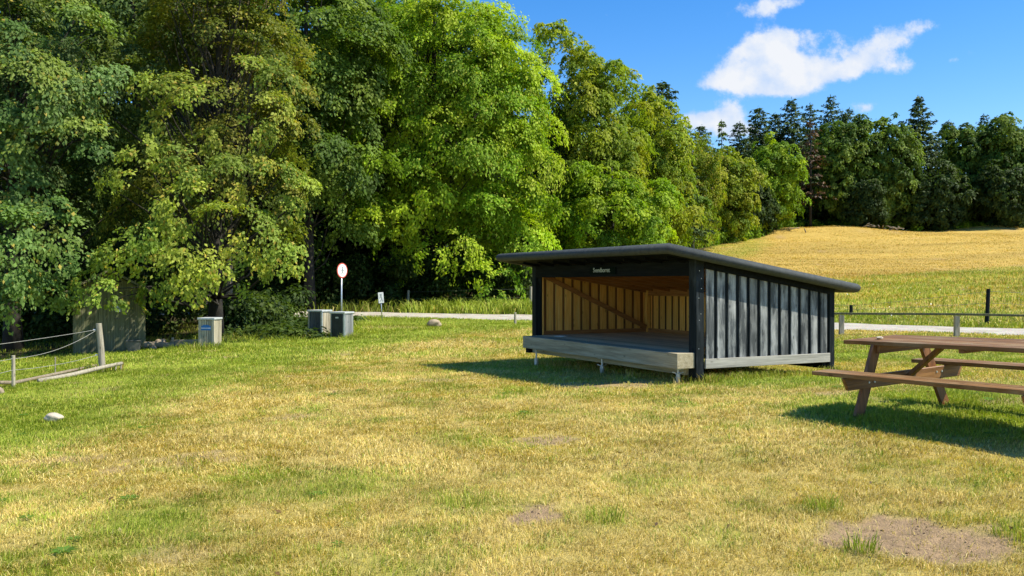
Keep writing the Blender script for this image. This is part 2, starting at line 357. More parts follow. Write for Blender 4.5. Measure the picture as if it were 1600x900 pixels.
M['binlit'] = wood('sunlit_bin_slats', (.14, .15, .14), (.24, .25, .23), (.34, .34, .31), 2, rough=.7, island=.5)  # lighter copy of the dark slats, sunlight put into the colour
M['bindark'] = wood('dark_bin_slats', (.045, .05, .05), (.085, .09, .09), (.15, .15, .145), 2, rough=.7, island=.5)
M['binblack'] = simple('dark_green_door', (.012, .022, .022), .45, var=.3, scale=4)
M['galv'] = simple('galvanised_steel', (.52, .55, .56), .42, .75, var=.15, scale=10)
M['lid'] = simple('pale_grey_lid', (.50, .52, .50), .5, .1, var=.12, scale=6)
M['blue'] = simple('blue_label', (.02, .16, .42), .5, var=.1)
M['white'] = simple('white_paint', (.8, .8, .78), .4, var=.05)
M['greysign'] = simple('grey_sign_face', (.55, .57, .55), .5, var=.15)
M['red'] = simple('red_sign_ring', (.60, .10, .07), .4, var=.1)
M['black'] = simple('black_print', (.03, .03, .03), .5, var=.1)
M['greyprint'] = simple('faded_print', (.22, .25, .25), .5, var=.1)
M['plate'] = simple('dark_name_plate', (.005, .010, .008), .8, var=.1, spec=.04)
M['letter'] = simple('pale_lettering', (.5, .55, .52), .5, var=.05)
M['stone'] = simple('granite', (.32, .25, .165), .85, var=.3, bump=.5, scale=5)
M['palestone'] = simple('pale_stone', (.48, .41, .30), .8, var=.15, bump=.3, scale=9)
M['rope'] = simple('grey_fence_tape', (.34, .33, .28), .6, var=.2, scale=30)
M['wire'] = simple('fence_wire', (.22, .22, .20), .5, .5, var=.1)
M['log'] = wood('dead_wood', (.14, .11, .07), (.26, .21, .14), (.38, .32, .23), 0, rough=.9)
M['paper'] = simple('paper', (.75, .74, .68), .7, var=.05)
M['plastic'] = simple('grey_plastic', (.10, .10, .085), .5, var=.2)
M['rust'] = simple('dark_iron', (.10, .09, .08), .6, .4, var=.3)
def b_ground(t):
    o = nn(t, 'ShaderNodeTexCoord').outputs['Object']
    a = nn(t, 'ShaderNodeAttribute', attribute_name='col').outputs['Color']
    n1 = noise(t, 9, 8, o, .7); n2 = noise(t, 70, 4, o, .7)
    k = mixc(t, 1.0, a, ramp(t, n1, [(.28, (.6, .62, .62)), (.7, (1.22, 1.2, 1.15))]), 'MULTIPLY')
    k = mixc(t, .8, k, ramp(t, n2, [(.3, (.55, .55, .55)), (.68, (1.25, 1.25, 1.25))]), 'MULTIPLY')
    p = nn(t, 'ShaderNodeBsdfPrincipled', {'Base Color': k, 'Roughness': .95, 'Specular IOR Level': .1})
    bp = nn(t, 'ShaderNodeBump', {'Height': nn(t, 'ShaderNodeMath', {0: n1, 1: n2}, operation='ADD').outputs[0], 'Strength': .8, 'Distance': .03}); t.links.new(bp.outputs[0], p.inputs['Normal'])
    return p.outputs[0]
M['ground'] = mat('meadow_ground', b_ground)
def b_gravel(t):
    o = nn(t, 'ShaderNodeTexCoord').outputs['Object']
    n1 = noise(t, 1.2, 6, o); n2 = nn(t, 'ShaderNodeTexVoronoi', {'Vector': o, 'Scale': 28.0}).outputs['Color']
    k = ramp(t, n1, [(.3, (.34, .30, .23)), (.7, (.52, .47, .38))])
    k = mixc(t, .45, k, n2, 'SOFT_LIGHT')
    p = nn(t, 'ShaderNodeBsdfPrincipled', {'Base Color': k, 'Roughness': .95})
    bp = nn(t, 'ShaderNodeBump', {'Height': n2, 'Strength': .5, 'Distance': .02}); t.links.new(bp.outputs[0], p.inputs['Normal'])
    return p.outputs[0]
M['gravel'] = mat('gravel', b_gravel)

# ------------------------------------------------------------------ ground sheet and road
def pick(pal, rng, n): return pal[rng.integers(0, len(pal), n)]
def sward_colour(x, y, rng=None):
    g = green(x, y)[:, None]; s = soil(x, y)[:, None]; fo = np.clip(forest(x, y), 0, 1)[:, None]
    dry = PAL_DRY.mean(0); grn = PAL_GRN.mean(0); gold = PAL_GOLD.mean(0)
    d = np.where((y > ry_at(x) + 12)[:, None], gold, dry)
    c = d * (1 - g) + grn * g
    far = (y > ry_at(x) + 12)[:, None]; c = np.where(far, c * (.80 + .4 * vnoise(x * .06, y * .8 - x * .08, 95))[:, None], c)
    c = c * (1 - s) + np.array([.43, .295, .165]) * s
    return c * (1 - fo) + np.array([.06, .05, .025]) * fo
def build_ground():
    def axis(lo, hi, fine_lo, fine_hi, st, grow=1.12):
        a = [fine_lo];
        while a[-1] < fine_hi: a.append(a[-1] + st)
        s = st
        while a[-1] < hi: s *= grow; a.append(a[-1] + s)
        s = st; b = []; q = fine_lo
        while q > lo: s *= grow; q -= s; b.append(q)
        return np.array(b[::-1] + a)
    xs = axis(-900, 1100, -9, 9, .11, 1.035); ys = axis(-60, 1400, 3.6, 16, .11, 1.028)
    X, Y = np.meshgrid(xs, ys); Z = H(X, Y)
    nx, ny = len(xs), len(ys); V = np.stack([X.ravel(), Y.ravel(), Z.ravel()], 1)
    i = (np.arange(ny - 1)[:, None] * nx + np.arange(nx - 1)[None]).ravel()
    Fq = np.stack([i, i + 1, i + nx + 1, i + nx], 1)
    o = mesh_np('ground', V, Fq, M['ground'], sward_colour(X.ravel(), Y.ravel()), smooth=True); o['kind'] = 'structure'
build_ground()
def build_road():
    P = []
    for a, b in zip(ROAD[:-1], ROAD[1:]):
        k = int(np.hypot(*(b - a)) / .4)
        P += [a + (b - a) * t for t in np.linspace(0, 1, k, endpoint=False)]
    P = np.array(P)
    for _ in range(40): P[1:-1] = .25 * P[:-2] + .5 * P[1:-1] + .25 * P[2:]
    T = np.gradient(P, axis=0); T /= np.linalg.norm(T, axis=1)[:, None]; Nn = np.stack([-T[:, 1], T[:, 0]], 1)
    cols = np.linspace(-1, 1, 11); V = []
    for k, c in enumerate(cols):
        e = RW * c
        q = P + Nn * (e + (.22 * (vnoise(np.arange(len(P)) * .35, np.full(len(P), k * 10.), 3)[:, None] - .5) if abs(c) == 1 else 0))
        z = H(q[:, 0], q[:, 1]) + (.035 if abs(c) < 1 else -.02) + .02 * (1 - c * c)
        V.append(np.stack([q[:, 0], q[:, 1], z], 1))
    V = np.stack(V, 1); n = len(P); V = V.reshape(-1, 3); k = len(cols)
    i = (np.arange(n - 1)[:, None] * k + np.arange(k - 1)[None]).ravel()
    o = mesh_np('gravel_road', V, np.stack([i, i + 1, i + k + 1, i + k], 1), M['gravel'], smooth=True); o['kind'] = 'structure'
build_road()

# ------------------------------------------------------------------ grass
TABLE = dict(X=4.076, Y=10.097, z0=.231, yaw=.443)
def grass(name, seed, xf, y0, y1, dens, hgt, wid, label, seg=True, lean=.9, tall=None, filt=None, gold=False):
    rng = np.random.default_rng(seed)
    area_w = lambda y: xf(y)[1] - xf(y)[0]
    A = area_w((y0 + y1) / 2) * (y1 - y0); n = int(A * dens)
    t = rng.random(n * 2); y = y0 + (y1 - y0) * t
    lo, hi = xf(y); keep = rng.random(n * 2) < (hi - lo) / max(area_w(y0), area_w(y1)); y = y[keep]; lo = lo[keep]; hi = hi[keep]
    x = lo + (hi - lo) * rng.random(len(y))
    # clumping
    cl = fbm(x * 6, y * 6, 77, 2); s = soil(x, y); rd = road_d(x, y); fo = forest(x, y)
    k = (rng.random(len(x)) < np.clip(.35 + 1.5 * (cl - .3), .15, 1) * (1 - .93 * s)) & (rd > RW - .05 - .2 * rng.random(len(x))) & (rng.random(len(x)) > fo * .8)
    if filt is not None: k &= filt(x, y)
    x = x[k]; y = y[k]; n = len(x); g = green(x, y); fo = np.clip(fo[k], 0, 1); z = H(x, y)
    isg = rng.random(n) < np.clip(g * 1.1 - .10, .04, .84)
    far = (y > ry_at(x) + 12)
    c = np.where(isg[:, None], pick(PAL_GRN, rng, n), np.where(far[:, None], pick(PAL_GOLD, rng, n), pick(PAL_DRY, rng, n)))
    mix = .30 * g[:, None] ** 1.3; c = c * (1 - mix) + (PAL_GRN.mean(0) * 1.15) * mix
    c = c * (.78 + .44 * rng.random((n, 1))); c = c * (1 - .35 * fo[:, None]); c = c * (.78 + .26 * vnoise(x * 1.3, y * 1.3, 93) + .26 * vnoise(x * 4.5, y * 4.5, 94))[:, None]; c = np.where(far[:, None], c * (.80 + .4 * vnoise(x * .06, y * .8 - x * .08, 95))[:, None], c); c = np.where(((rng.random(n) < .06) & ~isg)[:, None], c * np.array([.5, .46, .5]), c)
    big = vnoise(x * 2.2, y * 2.2, 31)
    hh = hgt * (.45 + .9 * rng.random(n)) * (.55 + .55 * big + .5 * vnoise(x * 7, y * 7, 32)) * np.where(isg, 1.15, .9)
    if tall is not None: hh = hh * tall(x, y)
    a = rng.random(n) * 2 * np.pi; flow = (fbm(x * .8, y * .8, 60) - .5) * 9
    a = np.where(rng.random(n) < .55, flow + rng.normal(0, .7, n), a)
    ln = hh * lean * (.3 + 1.2 * rng.random(n)) * np.where(isg, .75, 1.25)
    d = np.stack([np.cos(a), np.sin(a)], 1); b = a + np.pi / 2 + rng.normal(0, .5, n); wv = np.stack([np.cos(b), np.sin(b)], 1) * (wid * (.6 + .8 * rng.random(n)))[:, None] / 2
    base = np.stack([x, y, z - .004], 1); up = np.array([0, 0, 1.])
    p0 = base.copy(); p0[:, :2] -= wv; p1 = base.copy(); p1[:, :2] += wv
    tip = base + np.concatenate([d * ln[:, None], hh[:, None]], 1)
    if seg:
        m_ = base + np.concatenate([d * (ln * .32)[:, None], (hh * .68)[:, None]], 1)
        m0 = m_.copy(); m0[:, :2] -= wv * .75; m1 = m_.copy(); m1[:, :2] += wv * .75
        cur = rng.normal(0, .35, n)[:, None] * ln[:, None]; tip[:, :2] += np.stack([-d[:, 1], d[:, 0]], 1) * cur; tip[:, 2] -= hh * .25 * rng.random(n)
        V = np.stack([p0, p1, m1, m0, tip], 1).reshape(-1, 3); i = np.arange(n) * 5
        Fq = np.stack([i, i + 1, i + 2, i + 3], 1); Ft = np.stack([i + 3, i + 2, i + 4], 1); cc = np.repeat(c, 5, 0)
    else:
        V = np.stack([p0, p1, tip], 1).reshape(-1, 3); i = np.arange(n) * 3; Fq = None; Ft = np.stack([i, i + 1, i + 2], 1); cc = np.repeat(c, 3, 0)
    o = mesh_np(name, V, Fq, M['blade'], cc, Ft=Ft); tag(o, label, None, kind='stuff'); return o
fr = lambda pad: (lambda y: (-.575 * y - pad, .575 * y + pad))
grass('short_grass', 1, fr(2.4), 3.0, 7.5, 6500, .035, .0040, 'short dry yellow grass in the foreground')
grass('short_grass', 2, fr(2.6), 7.5, 12.5, 2700, .040, .0065, 'short dry grass in front of the shelter')
grass('short_grass', 3, fr(3.0), 12.5, 21, 1300, .047, .0085, 'short green and yellow grass around the shelter')
grass('short_grass', 4, fr(3.5), 21, 40, 420, .065, .016, 'green grass along the near side of the road',
      tall=lambda x, y: 1 + .9 * sstep(26, 34, y) * sstep(-3, -6, x))
grass('meadow_grass', 5, lambda y: (-.2 * y - 2, .62 * y + 5), 30, 68, 70, .15, .032, 'green meadow grass beyond the road', filt=lambda x, y: y > ry_at(x) + RW - .1)
grass('meadow_grass', 6, lambda y: (.02 * y, .66 * y + 6), 68, 128, 45, .07, .06, 'golden dry meadow grass on the slope', seg=False)
grass('verge_grass', 8, lambda y: (-.35 * y - 2, .06 * y + 5), 42, 50, 90, .42, .05, 'long bright grass on the verge behind the road', filt=lambda x, y: (y > ry_at(x) + RW) & (y < ry_at(x) + RW + 4.5))
# tufts around posts, soil edges and under the shelter
def tufts(seed, spots, hgt, wid, label):
    rng = np.random.default_rng(seed); V = []; cs = []
    for (x, y, r, n, gr) in spots:
        a = rng.random(n) * 6.283; q = r * np.sqrt(rng.random(n)); bx = x + q * np.cos(a); by = y + q * np.sin(a); z = H(bx, by)
        hh = hgt * (.5 + rng.random(n)); a2 = a + rng.normal(0, .8, n); ln = hh * (.2 + .7 * rng.random(n)); b = rng.random(n) * 6.28
        base = np.stack([bx, by, z], 1); d = np.stack([np.cos(a2) * ln, np.sin(a2) * ln, hh], 1); wv = np.stack([np.cos(b), np.sin(b), 0 * b], 1) * wid / 2
        mid = base + d * np.array([.35, .35, .65]); V.append(np.stack([base - wv, base + wv, mid + wv * .7, mid - wv * .7, base + d], 1))
        c = np.where((rng.random(n) < gr)[:, None], pick(PAL_GRN, rng, n), pick(PAL_DRY, rng, n)); cs.append(c * (.7 + .5 * rng.random((n, 1))))
    V = np.concatenate(V); n = len(V); i = np.arange(n) * 5
    o = mesh_np('grass_tufts', V.reshape(-1, 3), np.stack([i, i + 1, i + 2, i + 3], 1), M['blade'], np.repeat(np.concatenate(cs), 5, 0), Ft=np.stack([i + 3, i + 2, i + 4], 1)); tag(o, label, None, kind='stuff')
_r = random.Random(4)
sp = [(2.05, 5.25, .10, 90, 1), (3.1, 5.35, .2, 120, .9), (2.15, 6.15, .12, 90, 1), (.62, 5.95, .12, 70, 1), (-.35, 6.4, .15, 60, .9)]
tufts(5, sp, .085, .006, 'green grass tufts beside the bare earth patches')
sp = []
for k in range(60):
    b_ = _r.uniform(0, 3.0); sp.append((2.9 + .891 * b_ + .04 + .455 * .15, 14.1 + .455 * b_ - .891 * .1 - _r.uniform(-.1, .25), .12, 22, .75))
for k in range(46):
    a_ = _r.uniform(-.1, 5.4); sp.append((2.9 - .455 * a_ - .1 - _r.uniform(-.3, .25), 14.1 + .891 * a_, .15, 14, .35))
tufts(6, sp, .11, .009, 'longer grass left standing along the foot of the shelter')
sp = [(x_, y_, .25, 45, .9) for x_, y_ in [(-5.9 + _r.uniform(-1, 1), 30.2 + _r.uniform(-.6, .6)) for k in range(16)]] + [(-9.3 + _r.uniform(-.8, .9), 26.6 + _r.uniform(-.4, .4), .25, 45, .95) for k in range(14)] + \
     [(-9.2 + _r.uniform(-.3, .3), 20 + _r.uniform(-.3, .3), .15, 35, .8) for k in range(8)] + [(_r.uniform(-12, -7), _r.uniform(28, 35), .4, 60, .95) for k in range(60)]
tufts(7, sp, .17, .018, 'rough green grass around the bins and the old fence')
def flowers():
    rng = np.random.default_rng(12); V = []; n = 500
    x = rng.uniform(10, 42, n); y = rng.uniform(36, 56, n); k = (fbm(x * .3, y * .5, 21) + .25 * rng.random(n) > .62) & (y > ry_at(x) + 3); x = x[k]; y = y[k]
    x2 = rng.uniform(-12, -6, 260); y2 = rng.uniform(18, 30, 260); 
    n = len(x); z = H(x, y) + rng.uniform(.12, .26, n) * np.where(x < 0, .5, 1); a = rng.random(n) * 6.28; s = rng.uniform(.010, .024, n)
    c = np.stack([x, y, z], 1); e1 = np.stack([np.cos(a), np.sin(a), rng.normal(0, .4, n)], 1) * s[:, None]; e2 = np.stack([-np.sin(a) * .6, np.cos(a) * .6, .8 + 0 * a], 1) * s[:, None]
    V = np.stack([c - e1 - e2, c + e1 - e2, c + e1 + e2, c - e1 + e2], 1).reshape(-1, 3); i = np.arange(n) * 4
    o = mesh_np('daisies', V, np.stack([i, i + 1, i + 2, i + 3], 1), M['white']); tag(o, 'small white daisies scattered in the green meadow beyond the road', None, kind='stuff')
flowers()

def litter():
    rng = np.random.default_rng(55); n = 900
    y = 3.8 + 24 * rng.random(n) ** .8; x = (rng.random(n) * 2 - 1) * (.6 * y + 1); z = H(x, y) + rng.uniform(.008, .03, n)
    c = np.stack([x, y, z], 1); nr = np.stack([rng.normal(0, .5, n), rng.normal(0, .5, n), np.ones(n)], 1); a = rng.random(n) * 6.28
    V = leaf_arrays(c, nr, np.stack([np.cos(a), np.sin(a), 0 * a], 1), rng.uniform(.025, .06, n), .5)
    col = np.array([(.20, .12, .05), (.30, .22, .08), (.12, .08, .045), (.38, .33, .12)])[rng.integers(0, 4, n)]
    o = leaves_obj('fallen_leaves', V, col, M['leaf'], None); tag(o, 'dry brown leaves scattered thinly over the lawn', None, kind='stuff')
    n = 150; y = 4 + 12 * rng.random(n); x = (rng.random(n) * 2 - 1) * (.6 * y + 1); k = green(x, y) > .3; x = x[k]; y = y[k]; cs = []; ns = []; ts = []; sz = []
    for a0, b0 in zip(x, y):
        q = rng.integers(5, 9); a = np.arange(q) * 6.283 / q + rng.random(); r0 = rng.uniform(.025, .05); g = h1(a0, b0)
        cs.append(np.stack([a0 + np.cos(a) * r0, b0 + np.sin(a) * r0, np.full(q, g + .025)], 1)); ts.append(np.stack([np.cos(a), np.sin(a), np.full(q, .25)], 1)); ns.append(np.stack([-.3 * np.cos(a), -.3 * np.sin(a), np.ones(q)], 1)); sz.append(np.full(q, r0 * 1.7))
    V = leaf_arrays(np.concatenate(cs), np.concatenate(ns), np.concatenate(ts), np.concatenate(sz), .42)
    o = leaves_obj('weed_rosettes', V, np.tile([.12, .22, .03], (len(V), 1)) * rng.uniform(.7, 1.3, (len(V), 1)), M['leaf'], None); tag(o, 'small flat green weeds growing through the dry lawn', None, kind='stuff')
    # crumbs of earth and small pebbles on the bare patches
    P = []
    for (a, b, rx, ry, k) in SOIL[:4]:
        q = int(60 * k * rx / .4); t = rng.random(q) * 6.28; rr = np.sqrt(rng.random(q)) * 1.1; P.append(np.stack([a + rx * rr * np.cos(t), b + ry * rr * np.sin(t)], 1))
    P = np.concatenate(P); n = len(P); z = H(P[:, 0], P[:, 1]); sz = rng.uniform(.003, .009, n) * (1 + (rng.random(n) < .06))
    base = np.array([(1, 0, 0), (0, 1, 0), (-1, 0, 0), (0, -1, 0), (0, 0, .9), (0, 0, -.6)], float)
    V = (np.stack([P[:, 0], P[:, 1], z + .002], 1)[:, None] + base[None] * sz[:, None, None] * rng.uniform(.6, 1.4, (n, 6, 1))).reshape(-1, 3)
    F_ = np.array([(0, 1, 4), (1, 2, 4), (2, 3, 4), (3, 0, 4), (1, 0, 5), (2, 1, 5), (3, 2, 5), (0, 3, 5)]); Ft = (np.arange(n)[:, None, None] * 6 + F_[None]).reshape(-1, 3)
    o = mesh_np('soil_crumbs', V, None, M['ground'], np.repeat(np.array([(.36, .25, .15), (.42, .31, .20), (.30, .21, .13)])[rng.integers(0, 3, n)], 6, 0), Ft=Ft); tag(o, 'crumbs of earth and grit on the bare patches', None, kind='stuff')
# ------------------------------------------------------------------ trees
PG = dict(maple=[(.09, .145, .034), (.125, .185, .038), (.065, .115, .026), (.165, .215, .04), (.105, .165, .045)],
          mapleolive=[(.18, .22, .028), (.23, .26, .036), (.13, .18, .025), (.28, .285, .04), (.15, .20, .028)],
          bright=[(.20, .31, .014), (.27, .38, .018), (.14, .24, .012), (.32, .41, .02), (.18, .29, .014)],
          yellow=[(.21, .27, .016), (.27, .315, .02), (.15, .22, .015), (.31, .33, .028), (.18, .25, .016)],
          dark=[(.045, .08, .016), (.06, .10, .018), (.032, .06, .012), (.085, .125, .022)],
          mid=[(.11, .18, .022), (.14, .215, .026), (.08, .14, .018), (.175, .24, .03)],
          spruce=[(.06, .10, .03), (.08, .13, .035), (.045, .08, .025), (.10, .15, .035)],
          brown=[(.13, .075, .045), (.16, .095, .055), (.095, .06, .04), (.06, .09, .03)])
def leaf_arrays(c, nrm, tipd, size, ratio=.55, rng=None):
    """rhombic folded leaves at c, facing nrm, pointing tipd"""
    nrm = nrm / np.linalg.norm(nrm, axis=1)[:, None]
    t = tipd - (tipd * nrm).sum(1)[:, None] * nrm; t /= np.linalg.norm(t, axis=1)[:, None] + 1e-9
    s = np.cross(nrm, t); L_ = size[:, None]
    a = c - t * L_ * .5; b = c + t * L_ * .5 - nrm * L_ * .12
    mid = c - t * L_ * .04
    l = mid + s * L_ * ratio * .5 + nrm * L_ * .08; r = mid - s * L_ * ratio * .5 + nrm * L_ * .08
    return np.stack([a, l, b, r], 1)
def crown_np(seed, rx, ry, rz, zc, ncl, rc, nl, ls, pal, flat=.42, droop=.5, top=1.0, bottom=1.0, core=.45, lump=.22, outtone=.0, edge=None, ratio=.6, extra=None, spread=.5, flatn=.75, dens_extra=1.0, extra_tone=1.12):
    rng = np.random.default_rng(seed); pal = np.array(pal)
    z = rng.uniform(-1, 1, ncl); th = rng.random(ncl) * 2 * np.pi; q = np.sqrt(1 - z * z)
    q = q * np.where(z > 0, (1 - z ** 2) ** (.5 * (top - 1)), (1 - z ** 2) ** (.5 * (bottom - 1)))
    u_ = np.stack([q * np.cos(th), q * np.sin(th), z], 1)
    ph = rng.random(6) * 6.28
    lumpf = 1 + lump * (np.sin(3 * th + ph[0] + 2 * z) * .5 + np.sin(5 * th + ph[1] - 3 * z) * .3 + np.sin(7 * z + ph[2] + th) * .4)
    t = (core + (1 - core) * rng.random(ncl) ** .55) * lumpf
    cen = u_ * t[:, None] * np.array([rx, ry, rz]) + np.array([0, 0, zc])
    out = u_ / (np.linalg.norm(u_, axis=1)[:, None] + 1e-6)
    R_ = rc * rng.uniform(.55, 1.35, ncl)
    if extra is not None:
        ex = np.array(extra, float); cen = np.concatenate([cen, ex[:, :3]]); o2 = ex[:, :3] - np.array([0, 0, zc]); o2 = o2 / np.linalg.norm(o2, axis=1)[:, None]; out = np.concatenate([out, o2]); R_ = np.append(R_, ex[:, 3]); ncl = len(cen)
    ax = out * .62 + np.array([0, 0, .75]) + rng.normal(0, .18, (ncl, 3)); ax /= np.linalg.norm(ax, axis=1)[:, None]
    e1 = np.cross(ax, np.array([.3, .2, .9])); e1 /= np.linalg.norm(e1, axis=1)[:, None]; e2 = np.cross(ax, e1)
    ct = pal[rng.integers(0, len(pal), ncl)] * rng.uniform(.82, 1.18, (ncl, 1)); nex = 0 if extra is None else len(extra)
    if dens_extra > 1: ct[:ncl - nex] *= .72  # shade behind the lit clumps put into the inner leaf colour
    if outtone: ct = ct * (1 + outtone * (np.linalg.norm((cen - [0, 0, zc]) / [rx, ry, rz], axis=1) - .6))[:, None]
    cnt = np.maximum(8, (nl * (R_ / rc) ** 2 * np.where(np.arange(ncl) >= ncl - nex, dens_extra, 1.0))).astype(int); idx = np.repeat(np.arange(ncl), cnt); n = len(idx)
    # leaves sit in sprays: sub-centres in each clump
    nsp = 9; sa = rng.random((ncl, nsp)) * 6.28; sr = np.sqrt(rng.random((ncl, nsp)))
    k = rng.integers(0, nsp, n)
    lr = sr[idx, k]; la = sa[idx, k]
    dx = lr * np.cos(la) + rng.normal(0, .17, n); dy = lr * np.sin(la) + rng.normal(0, .17, n); r2 = np.clip(dx * dx + dy * dy, 0, 2)
    wild = np.where(rng.random(n) < .16, rng.uniform(1.1, 1.6, n), 1.0); dx = dx * wild; dy = dy * wild
    hz = flat * (1 - r2 * (1 + droop)) + rng.normal(0, .07, n) - flat * spread * rng.random(n) ** 2 + .14 * (((k * 37) % nsp) / nsp - .5)
    Rr = R_[idx][:, None]
    c = cen[idx] + Rr * (e1[idx] * dx[:, None] + e2[idx] * dy[:, None] + ax[idx] * hz[:, None])
    rad = e1[idx] * dx[:, None] + e2[idx] * dy[:, None]
    nrm = ax[idx] + flatn * rad + rng.normal(0, .42, (n, 3)); tip = rad + .35 * out[idx] - np.array([0, 0, .35 + droop * .4]) + rng.normal(0, .5, (n, 3))
    sz = ls * rng.uniform(.6, 1.35, n)
    V = leaf_arrays(c, nrm, tip, sz, ratio)
    col = ct[idx] * rng.uniform(.75, 1.25, (n, 1)) * np.where(rng.random(n) < .04, 1.25, 1.)[:, None]
    if edge is not None:
        f_ = (rng.random(n) < edge[1])[:, None]; col = np.where(f_, np.array(edge[0]) * rng.uniform(.7, 1.2, (n, 1)), col)
    return V, col, cen
def leaves_obj(name, V, col, mt, parent):
    n = len(V); i = np.arange(n) * 4
    return mesh_np(name, V.reshape(-1, 3), np.stack([i, i + 1, i + 2, i + 3], 1), mt, np.repeat(col, 4, 0), parent)
def trunk_mb(seed, h, r, cen, nlimb, base_z=-.3, lean=(0, 0), twigs=0):
    rnd = random.Random(seed); mb = MB(); pts = []; rr = []
    for i in range(9):
        t = i / 8; pts.append((lean[0] * t * h + .12 * r * 6 * math.sin(3 * t + seed) * t, lean[1] * t * h + .1 * r * 6 * math.cos(2.3 * t + seed) * t, base_z + (h - base_z) * t)); rr.append(r * (1.35 if i == 0 else 1) * (1 - .8 * t))
    mb.tube(pts, rr, 10)
    for k in range(min(nlimb, len(cen))):
        c = Vector(cen[k]); t = max(.12, min(.9, (c.z / h) * .75 - .08)); i = int(t * 8); f_ = t * 8 - i
        s = Vector(pts[i]).lerp(Vector(pts[min(i + 1, 8)]), f_); d = c - s; r0 = min(r * .4, .012 + d.length * .008)
        m1 = s + d * .35 + Vector((0, 0, -.06 * d.length)) + Vector((rnd.uniform(-.1, .1), rnd.uniform(-.1, .1), 0)) * d.length
        m2 = s + d * .7 + Vector((rnd.uniform(-.08, .08), rnd.uniform(-.08, .08), .03)) * d.length
        mb.tube([s, m1, m2, c], [r0, r0 * .7, r0 * .42, r0 * .15], 5, cap=False)
    for k in range(twigs):
        c = Vector(cen[rnd.randrange(len(cen))]); p = c.copy(); d = (c - Vector((0, 0, h * .35))).normalized(); q = [p]
        for j in range(3): p = p + (d + Vector((rnd.uniform(-.5, .5), rnd.uniform(-.5, .5), rnd.uniform(-.2, .5)))) * rnd.uniform(.15, .35); q.append(p)
        mb.tube(q, [.014, .01, .007, .003], 4, cap=False)
    return mb
def broadleaf(label, x, y, seed, h, rx, ry, rz, zc, ncl, rc, nl, ls, pal, trunk_r=.2, bark='bark', limbs=60, group=None, name='broadleaf_tree', lean=(0, 0), twigs=0, leafm='leaf', **k):
    t = thing(name, label, 'tree', (x, y, h1(x, y)), 0, group)
    V, col, cen = crown_np(seed, rx, ry, rz, zc, ncl, rc, nl, ls, PG[pal], **k)
    leaves_obj('crown', V, col, M[leafm], t)
    trunk_mb(seed, h * .9, trunk_r, cen, limbs, lean=lean, twigs=twigs).build('trunk', M[bark], t, smooth=True)
    return t
def conifer(label, x, y, seed, h, rad, pal='spruce', group=None, n_wh=44, dens=1.0, z0=.12, name='spruce_tree', ls=.56, trunk_r=.2, droop=.35, power=.60, up=.25):
    rng = np.random.default_rng(seed); P = np.array(PG[pal]); cs = []; ns = []; ts = []; sz = []; co_ = []; mb = MB()
    mb.tube([(0, 0, -.3), (0, 0, h * .5), (0, 0, h * .97)], [trunk_r, trunk_r * .6, .03], 7)
    for w_ in range(n_wh):
        f_ = z0 + (1 - z0) * (w_ + rng.uniform(-.5, .5)) / n_wh; f_ = min(f_, .985); zz0 = f_ * h; rr = rad * (1 - f_) ** power * rng.uniform(.7, 1.15) + .10
        nb = 12 if f_ < .8 else 8; a0 = rng.random() * 6.28
        for b_ in range(nb):
            if rng.random() > dens + .12: continue
            zz = zz0 + rng.normal(0, .16)
            a = a0 + 6.28 * b_ / nb + rng.normal(0, .35); rl = rr * rng.uniform(.45, 1.2); d = np.array([math.cos(a), math.sin(a), 0])
            slope = -droop + (up + droop) * f_ ; tone = P[rng.integers(0, len(P))] * rng.uniform(.8, 1.2)
            e = np.array([0, 0, zz]) + d * rl + np.array([0, 0, slope * rl])
            if rng.random() < .5: mb.tube([(0, 0, zz), tuple(e * .55 + np.array([0, 0, zz]) * .45), tuple(e)], [.035, .02, .008], 4, cap=False)
            k = max(3, int(rl / .2 * dens)) * 2
            q = .12 + .88 * np.sqrt(rng.random(k)); p = np.array([0, 0, zz]) + d * (rl * q)[:, None] + np.array([0, 0, 1.]) * (slope * rl * q ** 1.4 + rng.normal(0, .07, k))[:, None]
            sd = np.array([-d[1], d[0], 0]) * rng.choice([-1, 1], k)[:, None]
            spread = (ls * (1.15 - .6 * q))[:, None]
            cs.append(p + sd * spread * .5 - np.array([0, 0, .06])); ts.append(sd * .9 + d * .8 + np.array([0, 0, -.35]) + rng.normal(0, .2, (k, 3)))
            ns.append(np.array([0, 0, 1.]) + rng.normal(0, .5, (k, 3)) + d * .4); sz.append(ls * rng.uniform(.6, 1.3, k)); co_.append(tone * rng.uniform(.7, 1.3, (k, 1)))
    k = 14; zt = h * (.93 + .08 * rng.random(k)); cs.append(np.stack([rng.normal(0, .06, k), rng.normal(0, .06, k), zt], 1)); ts.append(np.tile([0, 0, 1.], (k, 1)) + rng.normal(0, .3, (k, 3))); ns.append(rng.normal(0, 1, (k, 3))); sz.append(np.full(k, ls * .6)); co_.append(np.tile(P[0], (k, 1)))
    V = leaf_arrays(np.concatenate(cs), np.concatenate(ns), np.concatenate(ts), np.concatenate(sz), .34)
    t = thing(name, label, 'tree', (x, y, h1(x, y)), 0, group)
    leaves_obj('crown', V, np.concatenate(co_), M['needle'], t); mb.build('trunk', M['bark'], t, smooth=True); return t
def copy_tree(root, label, x, y, s=1.0, rz=0, group=None, sz=None):
    r = root.copy(); C.objects.link(r); r.location = (x, y, h1(x, y)); r.rotation_euler = (0, 0, rz); r.scale = (s, s, sz or s); r['label'] = label
    if group: r['group'] = group
    for ch in root.children: c = ch.copy(); C.objects.link(c); c.parent = r
    return r
def X_(px, Z): return (px - 800) / F * Z

